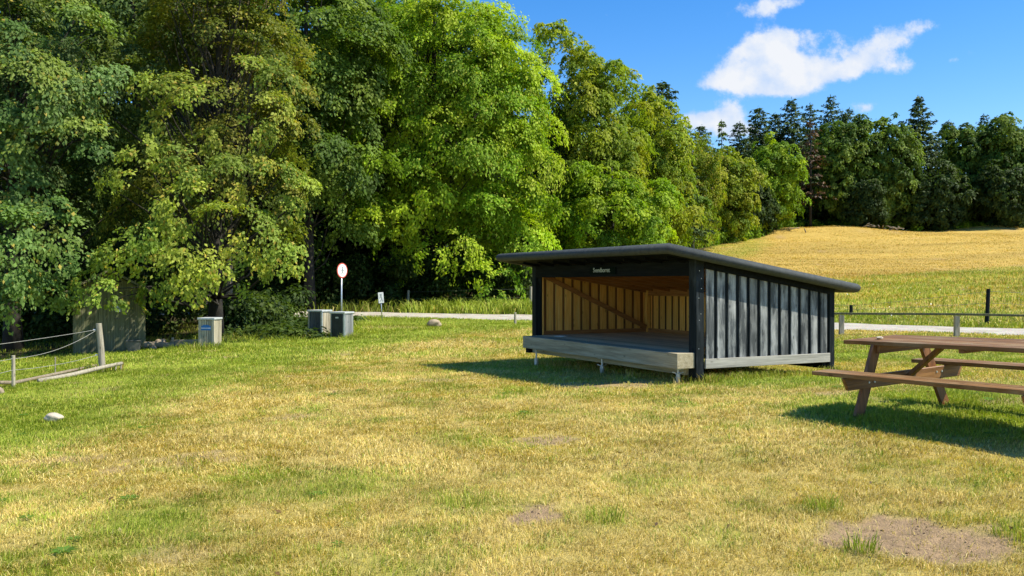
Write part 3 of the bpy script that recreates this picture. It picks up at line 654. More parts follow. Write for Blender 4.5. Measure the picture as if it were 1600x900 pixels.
litter()
def hang(x, y, pts):
    g = h1(x, y); return [(X_(a, Z) - x, Z - y, EYE - (b - HOR) / F * Z - g, r_) for a, b, Z, r_ in pts]
def build_trees():
    # near left: maples hanging over the shed
    x0 = X_(-20, 29); E1 = hang(x0, 30.5, [(60, 112, 26.4, 1.25), (20, 60, 26.5, 1.1), (112, 135, 26.6, .9), (85, 165, 26.2, .9), (155, 122, 27, .65), (192, 118, 27.3, .55), (60, 205, 26.2, .9), (125, 195, 26.6, .7), (28, 352, 25.3, 1.2), (82, 366, 25.8, .9), (5, 405, 25.4, 1.0), (98, 338, 26, .6), (132, 418, 26.6, .5), (60, 440, 26.2, .8), (20, 470, 26.6, .8),
             (92, 455, 26.8, .6), (-30, 250, 26, 1.2), (-20, 470, 26.6, .9), (35, 300, 26.4, .8), (140, 30, 27.4, .9), (100, 10, 27.4, .9), (150, 230, 27, .6), (5, 180, 26, .8), (112, 476, 27.4, .35)])
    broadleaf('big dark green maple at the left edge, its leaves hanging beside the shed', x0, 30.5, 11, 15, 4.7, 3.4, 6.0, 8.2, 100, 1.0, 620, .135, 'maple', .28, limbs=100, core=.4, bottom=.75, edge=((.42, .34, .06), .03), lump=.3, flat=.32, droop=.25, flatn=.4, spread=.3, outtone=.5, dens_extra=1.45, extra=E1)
    x0 = X_(322, 31); E2 = hang(x0, 32, [(250, 138, 27.6, .85), (215, 136, 27.6, .55), (287, 150, 27.8, .6), (225, 242, 27.2, .65), (262, 246, 27.3, .55), (170, 292, 26.8, .55), (192, 280, 26.9, .4), (298, 282, 27.6, .75), (342, 262, 27.8, .7), (440, 268, 28.6, .85), (482, 288, 28.8, .55), (410, 255, 28.5, .55), (432, 112, 28.8, .85), (442, 165, 28.8, .75), (398, 100, 28.6, .6), (290, 312, 27.2, .95), (255, 338, 27, .75), (332, 330, 27.3, .65),
             (228, 372, 26.8, .75), (282, 392, 27, .75), (424, 362, 28.2, .85), (458, 398, 28.4, .65), (382, 398, 28, .65), (330, 420, 27.6, .75), (202, 402, 26.8, .65), (163, 452, 26.3, .55), (182, 466, 26.3, .35), (125, 440, 26.6, .5), (245, 448, 27.4, .65), (288, 440, 27.5, .8), (305, 462, 27.8, .45), (222, 466, 27.9, .45), (395, 432, 28.4, .7), (440, 425, 28.8, .55), (165, 405, 26.6, .75), (462, 330, 28.6, .5), (370, 300, 28.2, .5), (240, 190, 28, .5), (330, 215, 28.4, .6), (400, 205, 28.6, .7)])
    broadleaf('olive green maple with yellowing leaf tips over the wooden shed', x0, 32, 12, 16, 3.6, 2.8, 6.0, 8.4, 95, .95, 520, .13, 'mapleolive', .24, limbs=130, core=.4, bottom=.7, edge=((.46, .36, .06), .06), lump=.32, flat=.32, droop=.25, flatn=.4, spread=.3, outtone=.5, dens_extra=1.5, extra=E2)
    broadleaf('thin brownish tree with bare twigs above the olive maple', X_(355, 34), 34.0, 13, 17, 2.6, 2.4, 4.0, 10.6, 75, .9, 300, .11, 'mapleolive', .2, 'twig', limbs=75, core=.2, twigs=320, edge=((.26, .20, .09), .4), lump=.3, flat=.35, flatn=.5)
    broadleaf('dark tree filling the gap between the two maples high up', X_(215, 40), 40, 14, 19, 5.5, 4.5, 7.2, 10.5, 150, 1.3, 480, .19, 'maple', .3, limbs=40, core=.5, flat=.3, droop=.2, flatn=.4)
    broadleaf('dark green tree behind the bright cherry, on its left side', X_(480, 46), 46.5, 15, 20, 4.6, 4, 7.5, 11.5, 130, 1.3, 450, .21, 'mid', .28, limbs=40, core=.5, flat=.3, droop=.2, flatn=.4)
    # the great bright tree
    x0 = X_(676, 50); E3 = hang(x0, 52, [(770, 455, 47.5, .8), (800, 435, 47.8, .9), (745, 425, 47.5, 1.0), (840, 400, 48, 1.1), (700, 415, 47, .9), (650, 400, 47, .8), (600, 372, 47, .8), (815, 462, 48, .5), (860, 380, 48.5, 1.1), (720, 380, 46.8, 1.1), (640, 345, 46.8, 1.0), (580, 330, 46.8, .9), (525, 290, 47, 1.0), (500, 210, 47.5, 1.1), (515, 120, 48, 1.1), (870, 200, 49, 1.1), (870, 260, 49, 1.1), (862, 320, 48.8, 1.1), (848, 120, 49.5, 1.2), (820, 70, 50, 1.2), (560, 60, 48, 1.2), (790, 20, 50, 1.2), (600, 25, 47.8, 1.1), (650, 60, 47.6, 1.2), (700, 20, 47.8, 1.2), (745, 55, 47.8, 1.2), (785, 70, 48.2, 1.1), (680, 112, 47.2, 1.1), (620, 105, 47.4, 1.1), (560, 120, 47.6, 1.0), (732, 112, 47.4, 1.1), (795, 130, 48, 1.1), (835, 165, 48.6, 1.1), (600, 165, 47, 1.0), (680, 182, 46.8, 1.1), (762, 185, 47.2, 1.1), (550, 200, 47, .9), (640, 240, 46.6, 1.0), (720, 245, 46.8, 1.1), (800, 250, 47.6, 1.1), (580, 260, 46.8, .9), (680, 300, 46.6, 1.0), (760, 320, 47, 1.1), (830, 290, 48, 1.0)])
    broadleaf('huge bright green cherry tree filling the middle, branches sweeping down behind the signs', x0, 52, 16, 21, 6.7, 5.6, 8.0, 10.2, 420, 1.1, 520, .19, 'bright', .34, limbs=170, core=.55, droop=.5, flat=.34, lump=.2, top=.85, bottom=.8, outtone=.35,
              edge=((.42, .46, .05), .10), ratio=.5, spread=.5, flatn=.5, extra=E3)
    # row running away to the right
    def feather(x, y, top, Z, n, seed):
        rg = np.random.default_rng(seed); px = np.array([q[0] for q in top]); py = np.array([q[1] for q in top]); o = []
        for k in range(n):
            a = rg.uniform(px[0], px[-1]); b = np.interp(a, px, py) + rg.uniform(-6, 22); o.append((a, b, Z + rg.uniform(-2, 1.5), rg.uniform(.25, .6)))
        return hang(x, y, o)
    F1 = feather(X_(925, 62), 63, [(838, 45), (868, 34), (885, 45), (905, 70), (930, 88), (960, 102), (990, 122)], 62, 80, 1)
    F1 += hang(X_(925, 62), 63, [(850, 62, 61.5, 1.0), (862, 90, 61, 1.1), (872, 52, 61.5, .9), (858, 120, 61, 1.1), (885, 75, 61, 1.0), (868, 150, 60.5, 1.1), (890, 110, 60.5, 1.0)])
    F2 = feather(X_(1010, 72), 73, [(960, 108), (985, 116), (1005, 130), (1030, 150), (1055, 172), (1075, 196)], 72, 60, 2)
    broadleaf('tall yellow green tree with spiky top right of the cherry', X_(925, 62), 63, 17, 17.0, 4.2, 4.2, 7.4, 8.3, 520, .75, 150, .25, 'yellow', .3, limbs=60, core=.5, droop=.6, flat=.45, top=1.25, outtone=.3, ratio=.42, spread=.6, extra=F1)
    broadleaf('yellow green tree second in the receding row, with drooping sprays', X_(1010, 72), 73, 18, 15.0, 3.9, 4.0, 6.6, 7.1, 480, .75, 130, .28, 'yellow', .28, limbs=50, core=.5, droop=.6, flat=.45, top=1.2, outtone=.3, ratio=.42, extra=F2)
    broadleaf('mid green bush tree just above the shelter roof', X_(960, 56), 57.5, 19, 8.5, 4.4, 3.0, 3.4, 4.2, 230, .7, 210, .19, 'bright', .16, limbs=30, core=.5)
    broadleaf('slim golden green larch with pale trunk beyond the shelter roof', X_(1085, 96), 97, 20, 13.5, 3.3, 3.0, 6.2, 6.8, 260, .7, 120, .28, 'yellow', .2, 'palebark', limbs=40, core=.35, droop=1.2, flat=.7, top=1.2, ratio=.35, edge=((.36, .30, .05), .12))
    broadleaf('small round green tree left of the shorter leafy pair', X_(1050, 84), 88, 21, 9, 3.6, 3, 3.8, 4.6, 160, .75, 90, .34, 'mid', .16, limbs=20, core=.5)
    broadleaf('leafy green tree at the corner where the row meets the hill', X_(1140, 110), 111, 22, 12.5, 4.2, 3.4, 5.6, 6.4, 300, .75, 100, .31, 'yellow', .2, limbs=30, core=.5, droop=.8)
    broadleaf('round green tree standing alone before the dark gap in the wood', X_(1217, 118), 119.5, 23, 12.2, 3.8, 3.4, 5.4, 6.3, 320, .75, 100, .31, 'bright', .2, limbs=30, core=.5, droop=.6)
    # far wood on the hill: prototypes and copies
    FG = 'broadleaved trees of the far wood'
    b1 = broadleaf('dark beech tree just right of the dead brown spruce', X_(1332, 124), 126, 31, 15.5, 5.0, 4.2, 7.2, 8.0, 460, .85, 110, .38, 'mid', .3, limbs=30, core=.5, group=FG, droop=.9, top=.8)
    b2 = broadleaf('dark green beech tree left of the tall pointed spruce', X_(1398, 124), 126, 32, 15.5, 4.6, 4.2, 7.4, 8.0, 440, .85, 110, .38, 'mid', .3, limbs=30, core=.5, group=FG, droop=.7, top=.8)
    b3 = broadleaf('dark low bushy tree at the foot of the tall pointed spruce', X_(1478, 122), 124, 33, 9, 4.4, 3.6, 4.4, 4.4, 300, .8, 105, .36, 'dark', .22, limbs=20, core=.5, group=FG)
    copy_tree(b1, 'dark green tree in the right of the far wood, beside the low bushy tree', X_(1528, 127), 129, 1.0, 2.1, FG)
    copy_tree(b2, 'dark green tree at the right edge of the photo on the hilltop', X_(1592, 124), 126, 1.02, 1.2, FG)
    copy_tree(b3, 'low dark tree at the far right edge below the taller one', X_(1578, 121), 122, .95, 2.6, FG)
    copy_tree(b1, 'first tree of the far wood past the right edge of the photo', X_(1665, 124), 126, 1.0, .7, FG)
    copy_tree(b2, 'second tree of the far wood past the right edge of the photo', X_(1740, 124), 126, 1.0, 3.7, FG)
    copy_tree(b3, 'low dark tree under the beeches in the middle of the far wood', X_(1352, 122), 123.5, .8, 1.9, FG)
    copy_tree(b3, 'low shadowed tree behind the round green tree', X_(1180, 116), 118, .85, 4.2, FG)
    CG = 'spruces of the far wood'
    s1 = conifer('spruce left of the two tallest spruces near the cloud', X_(1190, 128), 130, 41, 18.0, 5.4, group=CG)
    s2 = conifer('thin topped spruce, second of the tall group', X_(1243, 130), 132, 42, 19.2, 5.8, group=CG, dens=.8)
    s3 = conifer('spiky spruce with open top right of the dead brown spruce', X_(1305, 132), 134, 43, 20.0, 5.4, group=CG, dens=.7)
    s4 = conifer('tall dense pointed spruce rising above the beeches at right', X_(1442, 126), 127.5, 44, 19.2, 6.4, group=CG, n_wh=46, power=.75)
    conifer('dead brown spruce with bare reddish branches in the gap', X_(1272, 122), 123.5, 45, 15.0, 4.0, 'brown', CG, 30, .34, .25, 'dead_spruce_tree')
    conifer('nearly bare thin spruce top against the white cloud', X_(1133, 118), 120, 46, 15.6, 2.4, 'mid', CG, 24, .3, .3)
    copy_tree(s1, 'small dark spruce poking out left beside the larch', X_(1098, 112), 113, .82, 1.0, CG)
    copy_tree(s2, 'dark spruce between the bare top and the spruce group', X_(1158, 122), 123, .80, 2.0, CG)
    copy_tree(s1, 'dark spruce crowding the left side of the tall group', X_(1214, 134), 135, .98, 3.0, CG)
    copy_tree(s3, 'short spruce with thin tip behind the beech crowns', X_(1338, 134), 137, .93, 2.5, CG)
    copy_tree(s2, 'spruce tip just right of the tall pointed spruce', X_(1492, 132), 134, .86, 1.5, CG)
    copy_tree(s3, 'spruce tip between the right hand dark trees', X_(1548, 130), 132, .86, .4, CG)
    copy_tree(s3, 'pointed spruce squeezed between the two tallest of the group', X_(1272, 136), 138, .97, 5.5, CG)
    copy_tree(s2, 'spruce crowding the right side of the tallest open topped spruce', X_(1325, 130), 132, .90, 3.9, CG)
    copy_tree(s4, 'dense spruce behind the right hand beeches', X_(1625, 132), 134, .92, 1.4, CG)
    copy_tree(s1, 'dark spruce filling behind the dead brown tree', X_(1262, 140), 141, .80, 5.0, CG)
    copy_tree(s1, 'dark spruce top showing behind the yellow green row', X_(1040, 92), 94, 1.0, 4.0, CG)
    # dark wood behind, one mass each
    def mass(name, seed, pts, rc, nl, ls, pal, label):
        rng = np.random.default_rng(seed); P = np.array(PG[pal]); cs = []; co_ = []; ns = []; ts = []
        for p in pts:
            k = nl; d = rng.normal(0, 1, (k, 3)); d /= np.linalg.norm(d, axis=1)[:, None]
            cs.append(np.array(p) + d * rc * np.array([1, 1, .8]) * (rng.random((k, 1)) ** .4)); ns.append(d + np.array([0, 0, .8]) + rng.normal(0, .4, (k, 3))); ts.append(d - np.array([0, 0, .5]) + rng.normal(0, .5, (k, 3)))
            co_.append(P[rng.integers(0, len(P))] * rng.uniform(.7, 1.3, (k, 1)))
        V = leaf_arrays(np.concatenate(cs), np.concatenate(ns), np.concatenate(ts), ls * rng.uniform(.6, 1.3, sum(len(c) for c in cs)), .6)
        o = leaves_obj(name, V, np.concatenate(co_), M['leaf'], None); tag(o, label, None, kind='stuff')
    rng = np.random.default_rng(99); pts = []
    for k in range(900):
        t = rng.random(); x = -48 + 52 * t; y = np.interp(x, [-48, -20, -8, 5], [44, 50, 60, 66]) + rng.uniform(0, 6); pts.append((x, y, h1(x, y) + rng.uniform(.5, 19 if x < -3.5 else (16.5 if x < .5 else 10))))
    for k in range(160):
        x = rng.uniform(3, 24); y = np.interp(x, [3, 24], [76, 112]) + rng.uniform(0, 5); pts.append((x, y, h1(x, y) + rng.uniform(.5, 11)))
    for k in range(330):
        x = rng.uniform(22, 125); y = 139 + rng.uniform(0, 5); pts.append((x, y, h1(x, y) + rng.uniform(.5, 13)))
    for k in range(420):
        x = rng.uniform(-26, 3); y = np.interp(x, [-26, -8, 3], [50, 56, 61]) + rng.uniform(0, 5); pts.append((x, y, h1(x, y) + rng.uniform(.2, 10)))
    for k in range(300):
        x = rng.uniform(26, 110); y = 132 + rng.uniform(0, 6); pts.append((x, y, h1(x, y) + rng.uniform(-.6, 2.2)))
    mass('distant_wood', 7, pts, 2.1, 80, .75, 'dark', 'dark mass of the wood behind the trees')
    pts = []
    for k in range(260):
        x = rng.uniform(-15, 1.5); y = np.interp(x, [-15, -9, 1.5], [48, 47.5, 51]) + rng.uniform(0, 5); pts.append((x, y, h1(x, y) + rng.uniform(.2, 2.6)))
    for k in range(240):
        x = rng.uniform(-26, -12.5); y = 33.5 + rng.uniform(0, 7); pts.append((x, y, h1(x, y) + rng.uniform(.1, 3.8)))
    for k in range(60):
        x = rng.uniform(-11.5, -9.4); y = rng.uniform(33, 40); pts.append((x, y, h1(x, y) + rng.uniform(.1, 1.1)))
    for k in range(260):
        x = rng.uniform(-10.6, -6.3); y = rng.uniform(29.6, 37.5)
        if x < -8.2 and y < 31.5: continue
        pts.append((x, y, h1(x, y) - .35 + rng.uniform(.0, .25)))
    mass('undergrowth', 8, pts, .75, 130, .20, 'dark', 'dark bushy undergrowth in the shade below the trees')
    pts = []
    for k in range(200):
        x = rng.uniform(16, 38); y = np.interp(x, [16, 24, 28, 37], [92, 106, 112, 121]) + rng.uniform(0, 3.5); pts.append((x, y, h1(x, y) + rng.uniform(.1, 1.9)))
    for k in range(160):
        x = rng.uniform(30, 100); y = 129 + rng.uniform(0, 4); pts.append((x, y, h1(x, y) + rng.uniform(.2, 4.5)))
    for k in range(70):
        x = rng.uniform(36, 82); y = 123 + rng.uniform(0, 3); pts.append((x, y, h1(x, y) + rng.uniform(.0, .9)))
    mass('hedge_bushes', 9, pts, .9, 110, .30, 'bright', 'low green bushes along the foot of the far wood')
build_trees()

# ------------------------------------------------------------------ the shelter
def build_shelter():
    t = thing('lean_to_shelter', 'black wooden lean-to shelter with sloping felt roof and open pine lined front', 'shelter', (2.9, 14.1, 0), .472)
    W, D = 5.45, 3.0; SL = .156; zr = lambda x: 2.115 - SL * (x + .66)     # roof middle plane
    DT = .484
    # four posts
    for (x0, x1, y0, y1, zb, zt, rot) in [(0, .16, 0, .19, .09, zr(0) - .04, 0), (0, .16, W - .16, W, .22, zr(0) - .04, 0), (D - .12, D, 0, .12, .09, zr(D) - .04, 0), (D - .12, D, W - .12, W, .05, zr(D) - .04, 0)]:
        MB().box(x0, x1, y0, y1, zb, zt).build('post', M['blackwood'], t, .006)
    # roof slab with rolled felt edge
    xf, xb, yl, yh = -.66, D + .283, -.155, W + .148
    mb = MB(); T = .028
    mb.hexa([(xf, yl, zr(xf) - T), (xb, yl, zr(xb) - T), (xb, yh, zr(xb) - T), (xf, yh, zr(xf) - T), (xf, yl, zr(xf) + T), (xb, yl, zr(xb) + T), (xb, yh, zr(xb) + T), (xf, yh, zr(xf) + T)])
    rf = mb.build('roof', M['felt'], t)
    loop = []
    def seg(a, b, n): return [tuple(np.array(a) + (np.array(b) - np.array(a)) * i / n) for i in range(n)]
    A = (xf, yl, zr(xf)); B = (xb, yl, zr(xb)); Cc = (xb, yh, zr(xb)); Dd = (xf, yh, zr(xf))
    MB().tube([A, B, Cc, Dd], .082, 16, closed=True).build('edge_roll', M['felt'], rf, smooth=True)
    # underside boards: black in front, pine inside
    mb = MB(); k = 24
    for i in range(k):
        y0 = .02 + (W - .04) * i / k; y1 = .02 + (W - .04) * (i + 1) / k - .006
        mb.hexa([(.05, y0, zr(.05) - .052), (D - .02, y0, zr(D - .02) - .052), (D - .02, y1, zr(D - .02) - .052), (.05, y1, zr(.05) - .052), (.05, y0, zr(.05) - .031), (D - .02, y0, zr(D - .02) - .031), (D - .02, y1, zr(D - .02) - .031), (.05, y1, zr(.05) - .031)])
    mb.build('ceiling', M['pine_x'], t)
    MB().hexa([(xf + .06, .0, zr(xf + .06) - .05), (.045, .0, zr(.045) - .05), (.045, W, zr(.045) - .05), (xf + .06, W, zr(xf + .06) - .05), (xf + .06, .0, zr(xf + .06) - .031), (.045, .0, zr(.045) - .031), (.045, W, zr(.045) - .031), (xf + .06, W, zr(xf + .06) - .031)]).build('soffit', M['blackwood_y'], t)
    for i in range(9):                                   # rafters: inside pine, front tails black
        y = .3 + (W - .6) * i / 8
        h = .11; w2 = .025; HH = {'rafter': .11, 'rafter_tail': .045}
        def raft(x0, x1, mt, nm):
            h = HH[nm]
            a0, a1 = zr(x0) - .054, zr(x1) - .054
            MB().hexa([(x0, y - w2, a0 - h), (x1, y - w2, a1 - h), (x1, y + w2, a1 - h), (x0, y + w2, a0 - h), (x0, y - w2, a0), (x1, y - w2, a1), (x1, y + w2, a1), (x0, y + w2, a0)]).build(nm, mt, t, .003)
        raft(.06, D - .07, M['pine_x'], 'rafter')
        raft(xf + .30, .0 - .004, M['blackwood_y'], 'rafter_tail')
    # lintel over the opening
    MB().box(.0, .05, .192, W - .162, 1.70, zr(0) - .06).build('lintel', M['blackwood_y'], t, .004)
    for y in (1.15, 2.33, 3.15, 4.3): pass
    # name board with lettering
    npl = MB().box(-.022, -.002, 2.25, 3.12, 1.745, 1.875).build('name_board', M['plate'], t, .003)
    cu_ = bpy.data.curves.new('lettering', 'FONT'); cu_.body = 'Svendborret'; cu_.size = .118; cu_.extrude = .002; cu_.align_x = 'CENTER'; cu_.space_character = .95
    to = bpy.data.objects.new('tmp', cu_); C.objects.link(to); bpy.context.view_layer.update()
    me = bpy.data.meshes.new_from_object(to.evaluated_get(bpy.context.evaluated_depsgraph_get())); bpy.data.objects.remove(to)
    me.materials.clear(); me.materials.append(M['letter']); lo = bpy.data.objects.new('lettering', me); C.objects.link(lo); lo.parent = npl
    lo.matrix_local = Matrix.Translation((-.0255, 2.71, 1.785)) @ Matrix(((0, 0, -1, 0), (-1, 0, 0, 0), (0, 1, 0, 0), (0, 0, 0, 1)))
    # cladding "one over two": proud outer boards, inner boards behind the gaps
    def wall(name, n, span0, span1, outer, inner, zlow, ztop, along, face_out):
        """along: 'x' or 'y'; outer/inner: (near, far) offset of outer and inner layer; two materials per board"""
        pitch = (span1 - span0) / n; mb = MB(); mi_ = MB(); rnd = random.Random(name + along + str(outer))
        for i in range(n):
            c = span0 + pitch * (i + .5); hw = pitch * .335; j = rnd.uniform(-.006, .006)
            for (mbx, cc, hwid, (o0, o1)) in ((mb, c, hw, outer), (mi_, c + pitch / 2, pitch * .385, inner)):
                if mbx is mi_ and i == n - 1: continue
                a0, a1 = cc - hwid, cc + hwid; zz = zlow + (rnd.uniform(-.012, .006) if mbx is mb else 0)
                if along == 'x':
                    mbx.hexa([(a0, o0, zz), (a1, o0, zz), (a1, o1, zz), (a0, o1, zz), (a0, o0, ztop(a0)), (a1, o0, ztop(a1)), (a1, o1, ztop(a1)), (a0, o1, ztop(a0))])
                else:
                    mbx.hexa([(o0, a0, zz), (o1, a0, zz), (o1, a1, zz), (o0, a1, zz), (o0, a0, ztop(0)), (o1, a0, ztop(0)), (o1, a1, ztop(0)), (o0, a1, ztop(0))])
        return mb, mi_
    def two_sided(mb, name, mo, mi_, axis, sign, parent, bev=.003):
        # material 0 on faces pointing outwards (axis, sign), 1 elsewhere inside
        o = mb.build(name, [mo, mi_], parent, bev)
        for p in o.data.polygons:
            d = p.normal[axis] * sign
            p.material_index = 1 if d < -.5 else 0
        return o
    zt = lambda x: zr(x) - .10
    # right wall: outside is towards -y
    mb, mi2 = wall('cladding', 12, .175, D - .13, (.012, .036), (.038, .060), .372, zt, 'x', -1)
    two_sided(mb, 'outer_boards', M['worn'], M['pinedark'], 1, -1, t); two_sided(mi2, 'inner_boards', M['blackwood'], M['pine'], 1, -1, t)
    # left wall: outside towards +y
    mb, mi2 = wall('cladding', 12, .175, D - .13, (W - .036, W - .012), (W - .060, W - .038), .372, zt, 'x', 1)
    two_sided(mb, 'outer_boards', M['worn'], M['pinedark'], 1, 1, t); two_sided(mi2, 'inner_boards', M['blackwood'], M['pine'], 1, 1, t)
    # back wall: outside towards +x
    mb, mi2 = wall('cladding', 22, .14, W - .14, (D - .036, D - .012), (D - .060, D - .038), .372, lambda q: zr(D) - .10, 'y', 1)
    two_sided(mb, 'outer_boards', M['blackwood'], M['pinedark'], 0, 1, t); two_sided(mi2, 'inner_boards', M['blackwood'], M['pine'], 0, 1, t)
    two_sided(MB().hexa([(D - .22, W - .034, .372), (D - .122, W - .034, .372), (D - .122, W - .012, .372), (D - .22, W - .012, .372), (D - .22, W - .034, zt(D - .22)), (D - .122, W - .034, zt(D)), (D - .122, W - .012, zt(D)), (D - .22, W - .012, zt(D - .22))]), 'corner_board', M['blackwood'], M['pine'], 1, 1, t)
    two_sided(MB().box(D - .03, D - .013, W - .28, W - .122, .372, zr(D) - .06), 'corner_board', M['blackwood'], M['pine'], 0, 1, t)
    two_sided(MB().box(D - .03, D - .013, .122, .26, .372, zr(D) - .06), 'corner_board', M['blackwood'], M['pine'], 0, 1, t)
    MB().box(.162, .21, W - .034, W - .012, .372, zt(.2)).build('corner_board', M['blackwood'], t)
    # rails: black top rail outside, pine rails inside
    def slrail(x0, x1, y0, y1, dz0, dz1, mt, nm='rail'):
        MB().hexa([(x0, y0, zr(x0) + dz0), (x1, y0, zr(x1) + dz0), (x1, y1, zr(x1) + dz0), (x0, y1, zr(x0) + dz0), (x0, y0, zr(x0) + dz1), (x1, y0, zr(x1) + dz1), (x1, y1, zr(x1) + dz1), (x0, y1, zr(x0) + dz1)]).build(nm, mt, t, .003)
    slrail(.162, D - .122, -.012, .010, -.17, -.035, M['blackwood_y']); slrail(.162, D - .122, W - .010, W + .012, -.17, -.035, M['blackwood_y'])
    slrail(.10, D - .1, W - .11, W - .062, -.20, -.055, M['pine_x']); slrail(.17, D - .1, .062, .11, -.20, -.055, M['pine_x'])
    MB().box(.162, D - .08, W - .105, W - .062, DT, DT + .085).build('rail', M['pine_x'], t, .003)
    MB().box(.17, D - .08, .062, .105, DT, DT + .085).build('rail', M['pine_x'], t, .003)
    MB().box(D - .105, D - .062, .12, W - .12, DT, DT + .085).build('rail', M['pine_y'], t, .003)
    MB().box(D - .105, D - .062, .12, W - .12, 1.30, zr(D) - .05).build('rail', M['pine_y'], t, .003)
    MB().box(.162, .20, W - .16, W - .062, DT, zr(.2) - .06).build('trim', M['pine'], t, .003)
    # diagonal braces on both side walls
    for y in (W - .135, .085):
        mb = MB(); mb.bar((.22, y + .006, 1.74), (D - .16, y + .006, DT + .11), .045, .095, up=(0, 0, 1)); mb.build('diagonal_brace', M['pine_x'], t, .003)
    # back corner post inside
    MB().box(D - .136, D - .050, W - .139, W - .050, DT + .001, zr(D) - .057).build('trim', M['pine'], t, .002)
    # deck planks, front beam, side beam
    mb = MB(); x = 0.0
    while x < D - .07:
        x1 = min(x + .118, D - .064); y0 = .195 if x < .16 else .062; y1 = 5.14 if x < 0 else (W - .165 if x < .16 else W - .062)
        mb.box(x, x1 - .004, y0 if x > -.0 else .05, y1, DT - .032, DT); x = x1
    mb.build('deck', M['deck'], t, .002)
    MB().box(-.35, -.006, .03, 5.20, .243, DT + .002).build('front_beam', M['greywood_y'], t, .008, segs=2)
    MB().box(.17, D - .13, -.026, .008, .232, .385).build('side_beam', M['greywood_x'], t, .004)
    MB().box(.17, D - .13, W - .008, W + .026, .232, .385).build('side_beam', M['greywood_x'], t, .004)
    MB().box(-.05, .10, .20, W - .02, .12, .238).build('bearer', M['greywood_y'], t, .004)
    MB().box(D - .25, D - .10, .05, W - .05, .12, .40).build('bearer', M['blackwood_y'], t, .004)
    MB().box(-.14, .0, W - .12, W + .02, .12, .236).build('bearer', M['blackwood_y'], t, .004)
    for y in (1.4, 2.7, 4.0): MB().box(.12, D - .26, y, y + .06, .24, .45).build('bearer', M['greywood_x'], t)
    # screw jacks under the front beam
    for i, y in enumerate((.17, 2.38, 4.85)):
        wx = 2.9 + math.cos(.472) * -.22 - math.sin(.472) * y; wy = 14.1 + math.sin(.472) * -.22 + math.cos(.472) * y; g = h1(wx, wy)
        mb = MB(); mb.tube([(-.22, y, g - .1), (-.22, y, .243)], .018, 8); mb.box(-.28, -.16, y - .06, y + .06, .228, .2425)
        mb.tube([(-.22, y, g + .10), (-.22, y, g + .155)], .036, 6)
        if i < 2:
            mb.tube([(-.22, y, g - .05), (-.22, y, g + .10)], [.02, .045], 8)
            for a in range(3): mb.bar((-.22, y, g + .14), (-.22 + .1 * math.cos(a * 2.1), y + .1 * math.sin(a * 2.1), g + .17), .012, .012)
        else: mb.tube([(-.22, y, g - .05), (-.22, y, g + .15)], .045, 10)
        mb.build('screw_jack', M['galv'], t)
    # screw heads on the corner post
    for (x, z) in ((.06, 1.78), (.10, 1.66), (.05, 1.35), (.09, 1.1), (.06, 1.0), (.1, 1.5), (.05, .55)): MB().tube([(x, -.004, z), (x, .003, z)], .007, 6).build('screw', M['galv'], t)
    return t
build_shelter()
def shel(x, y): c, s = math.cos(.472), math.sin(.472); return (2.9 + c * x - s * y, 14.1 + s * x + c * y)
def sheet_of_paper():
    x, y = shel(.12 + .15, 4.75); mb = MB(); mb.box(-.05, .06, -.11, .11, 0, .006); mb.box(-.02, .07, -.16, .05, .006, .012)
    o = mb.build('paper', M['paper'], None, .001); o.location = (x, y, .485); o.rotation_euler = (0, 0, .9); tag(o, 'small pile of white paper lying on the shelter deck by the left wall', 'paper')
sheet_of_paper()

def stone(name, label, x, y, sx, sy, sz, mt, seed, zz=None, sink=.25, group=None):
    rng = random.Random(seed); import bmesh
    bm = bmesh.new(); bmesh.ops.create_icosphere(bm, subdivisions=4, radius=1)
    ph = [rng.uniform(0, 6) for _ in range(9)]
    for v in bm.verts:
        c = v.co; f = 1 + .10 * math.sin(2.1 * c.x + ph[0] + c.z) + .09 * math.sin(2.7 * c.y + ph[1]) + .06 * math.sin(4.5 * c.z + ph[2] + 3 * c.x) + .03 * math.sin(9 * c.x + ph[3]) * math.sin(8 * c.y + ph[4])
        # a few flattened faces
        for k in range(5):
            n = Vector((math.cos(ph[k] * 3), math.sin(ph[k] * 3), .4 * math.sin(ph[k + 3]) + .2)).normalized(); d = c.dot(n)
            if d > .72: f *= 1 - .5 * (d - .72)
        v.co = Vector((c.x * f * sx, c.y * f * sy, c.z * f * sz))
    me = bpy.data.meshes.new(name); bm.to_mesh(me); bm.free(); me.polygons.foreach_set('use_smooth', [True] * len(me.polygons)); me.materials.append(mt)
    o = bpy.data.objects.new(name, me); C.objects.link(o); o.location = (x, y, (h1(x, y) if zz is None else zz) + sz * (1 - sink)); o.rotation_euler = (0, 0, rng.uniform(0, 6)); tag(o, label, 'stone', group); return o
def at(px, py, Z): x = X_(px, Z); return x, Z
x, y = shel(.0 + .05, 3.35); stone('pebble', 'tiny white pebble on the shelter deck', x, y, .02, .02, .012, M['palestone'], 3, .485, .1)
stone('pale_stone', 'pale rounded stone lying alone in the green grass at lower left', X_(82, 11.6), 11.6, .125, .09, .062, M['palestone'], 1, sink=.15)
stone('boulder', 'grey boulder in the grass beside the road', X_(679, 33.6), 33.6, .29, .22, .17, M['stone'], 2)
stone('field_stone', 'half hidden stone at the left edge below the leaning fence', X_(-2, 15.5), 15.5, .10, .09, .08, M['stone'], 6)
stone('loose_stone', 'brownish stone on the rubble heap by the shed', X_(232, 28.5), 28.5, .26, .2, .13, M['stone'], 8, group='rubble by the shed')
stone('loose_stone', 'rounded brown stone on top of the rubble heap by the shed', X_(249, 28.8), 28.8, .2, .17, .17, M['stone'], 9, group='rubble by the shed')
stone('loose_stone', 'flat stone low in front of the rubble heap by the shed', X_(238, 28.0), 28.0, .22, .14, .08, M['stone'], 10, group='rubble by the shed')

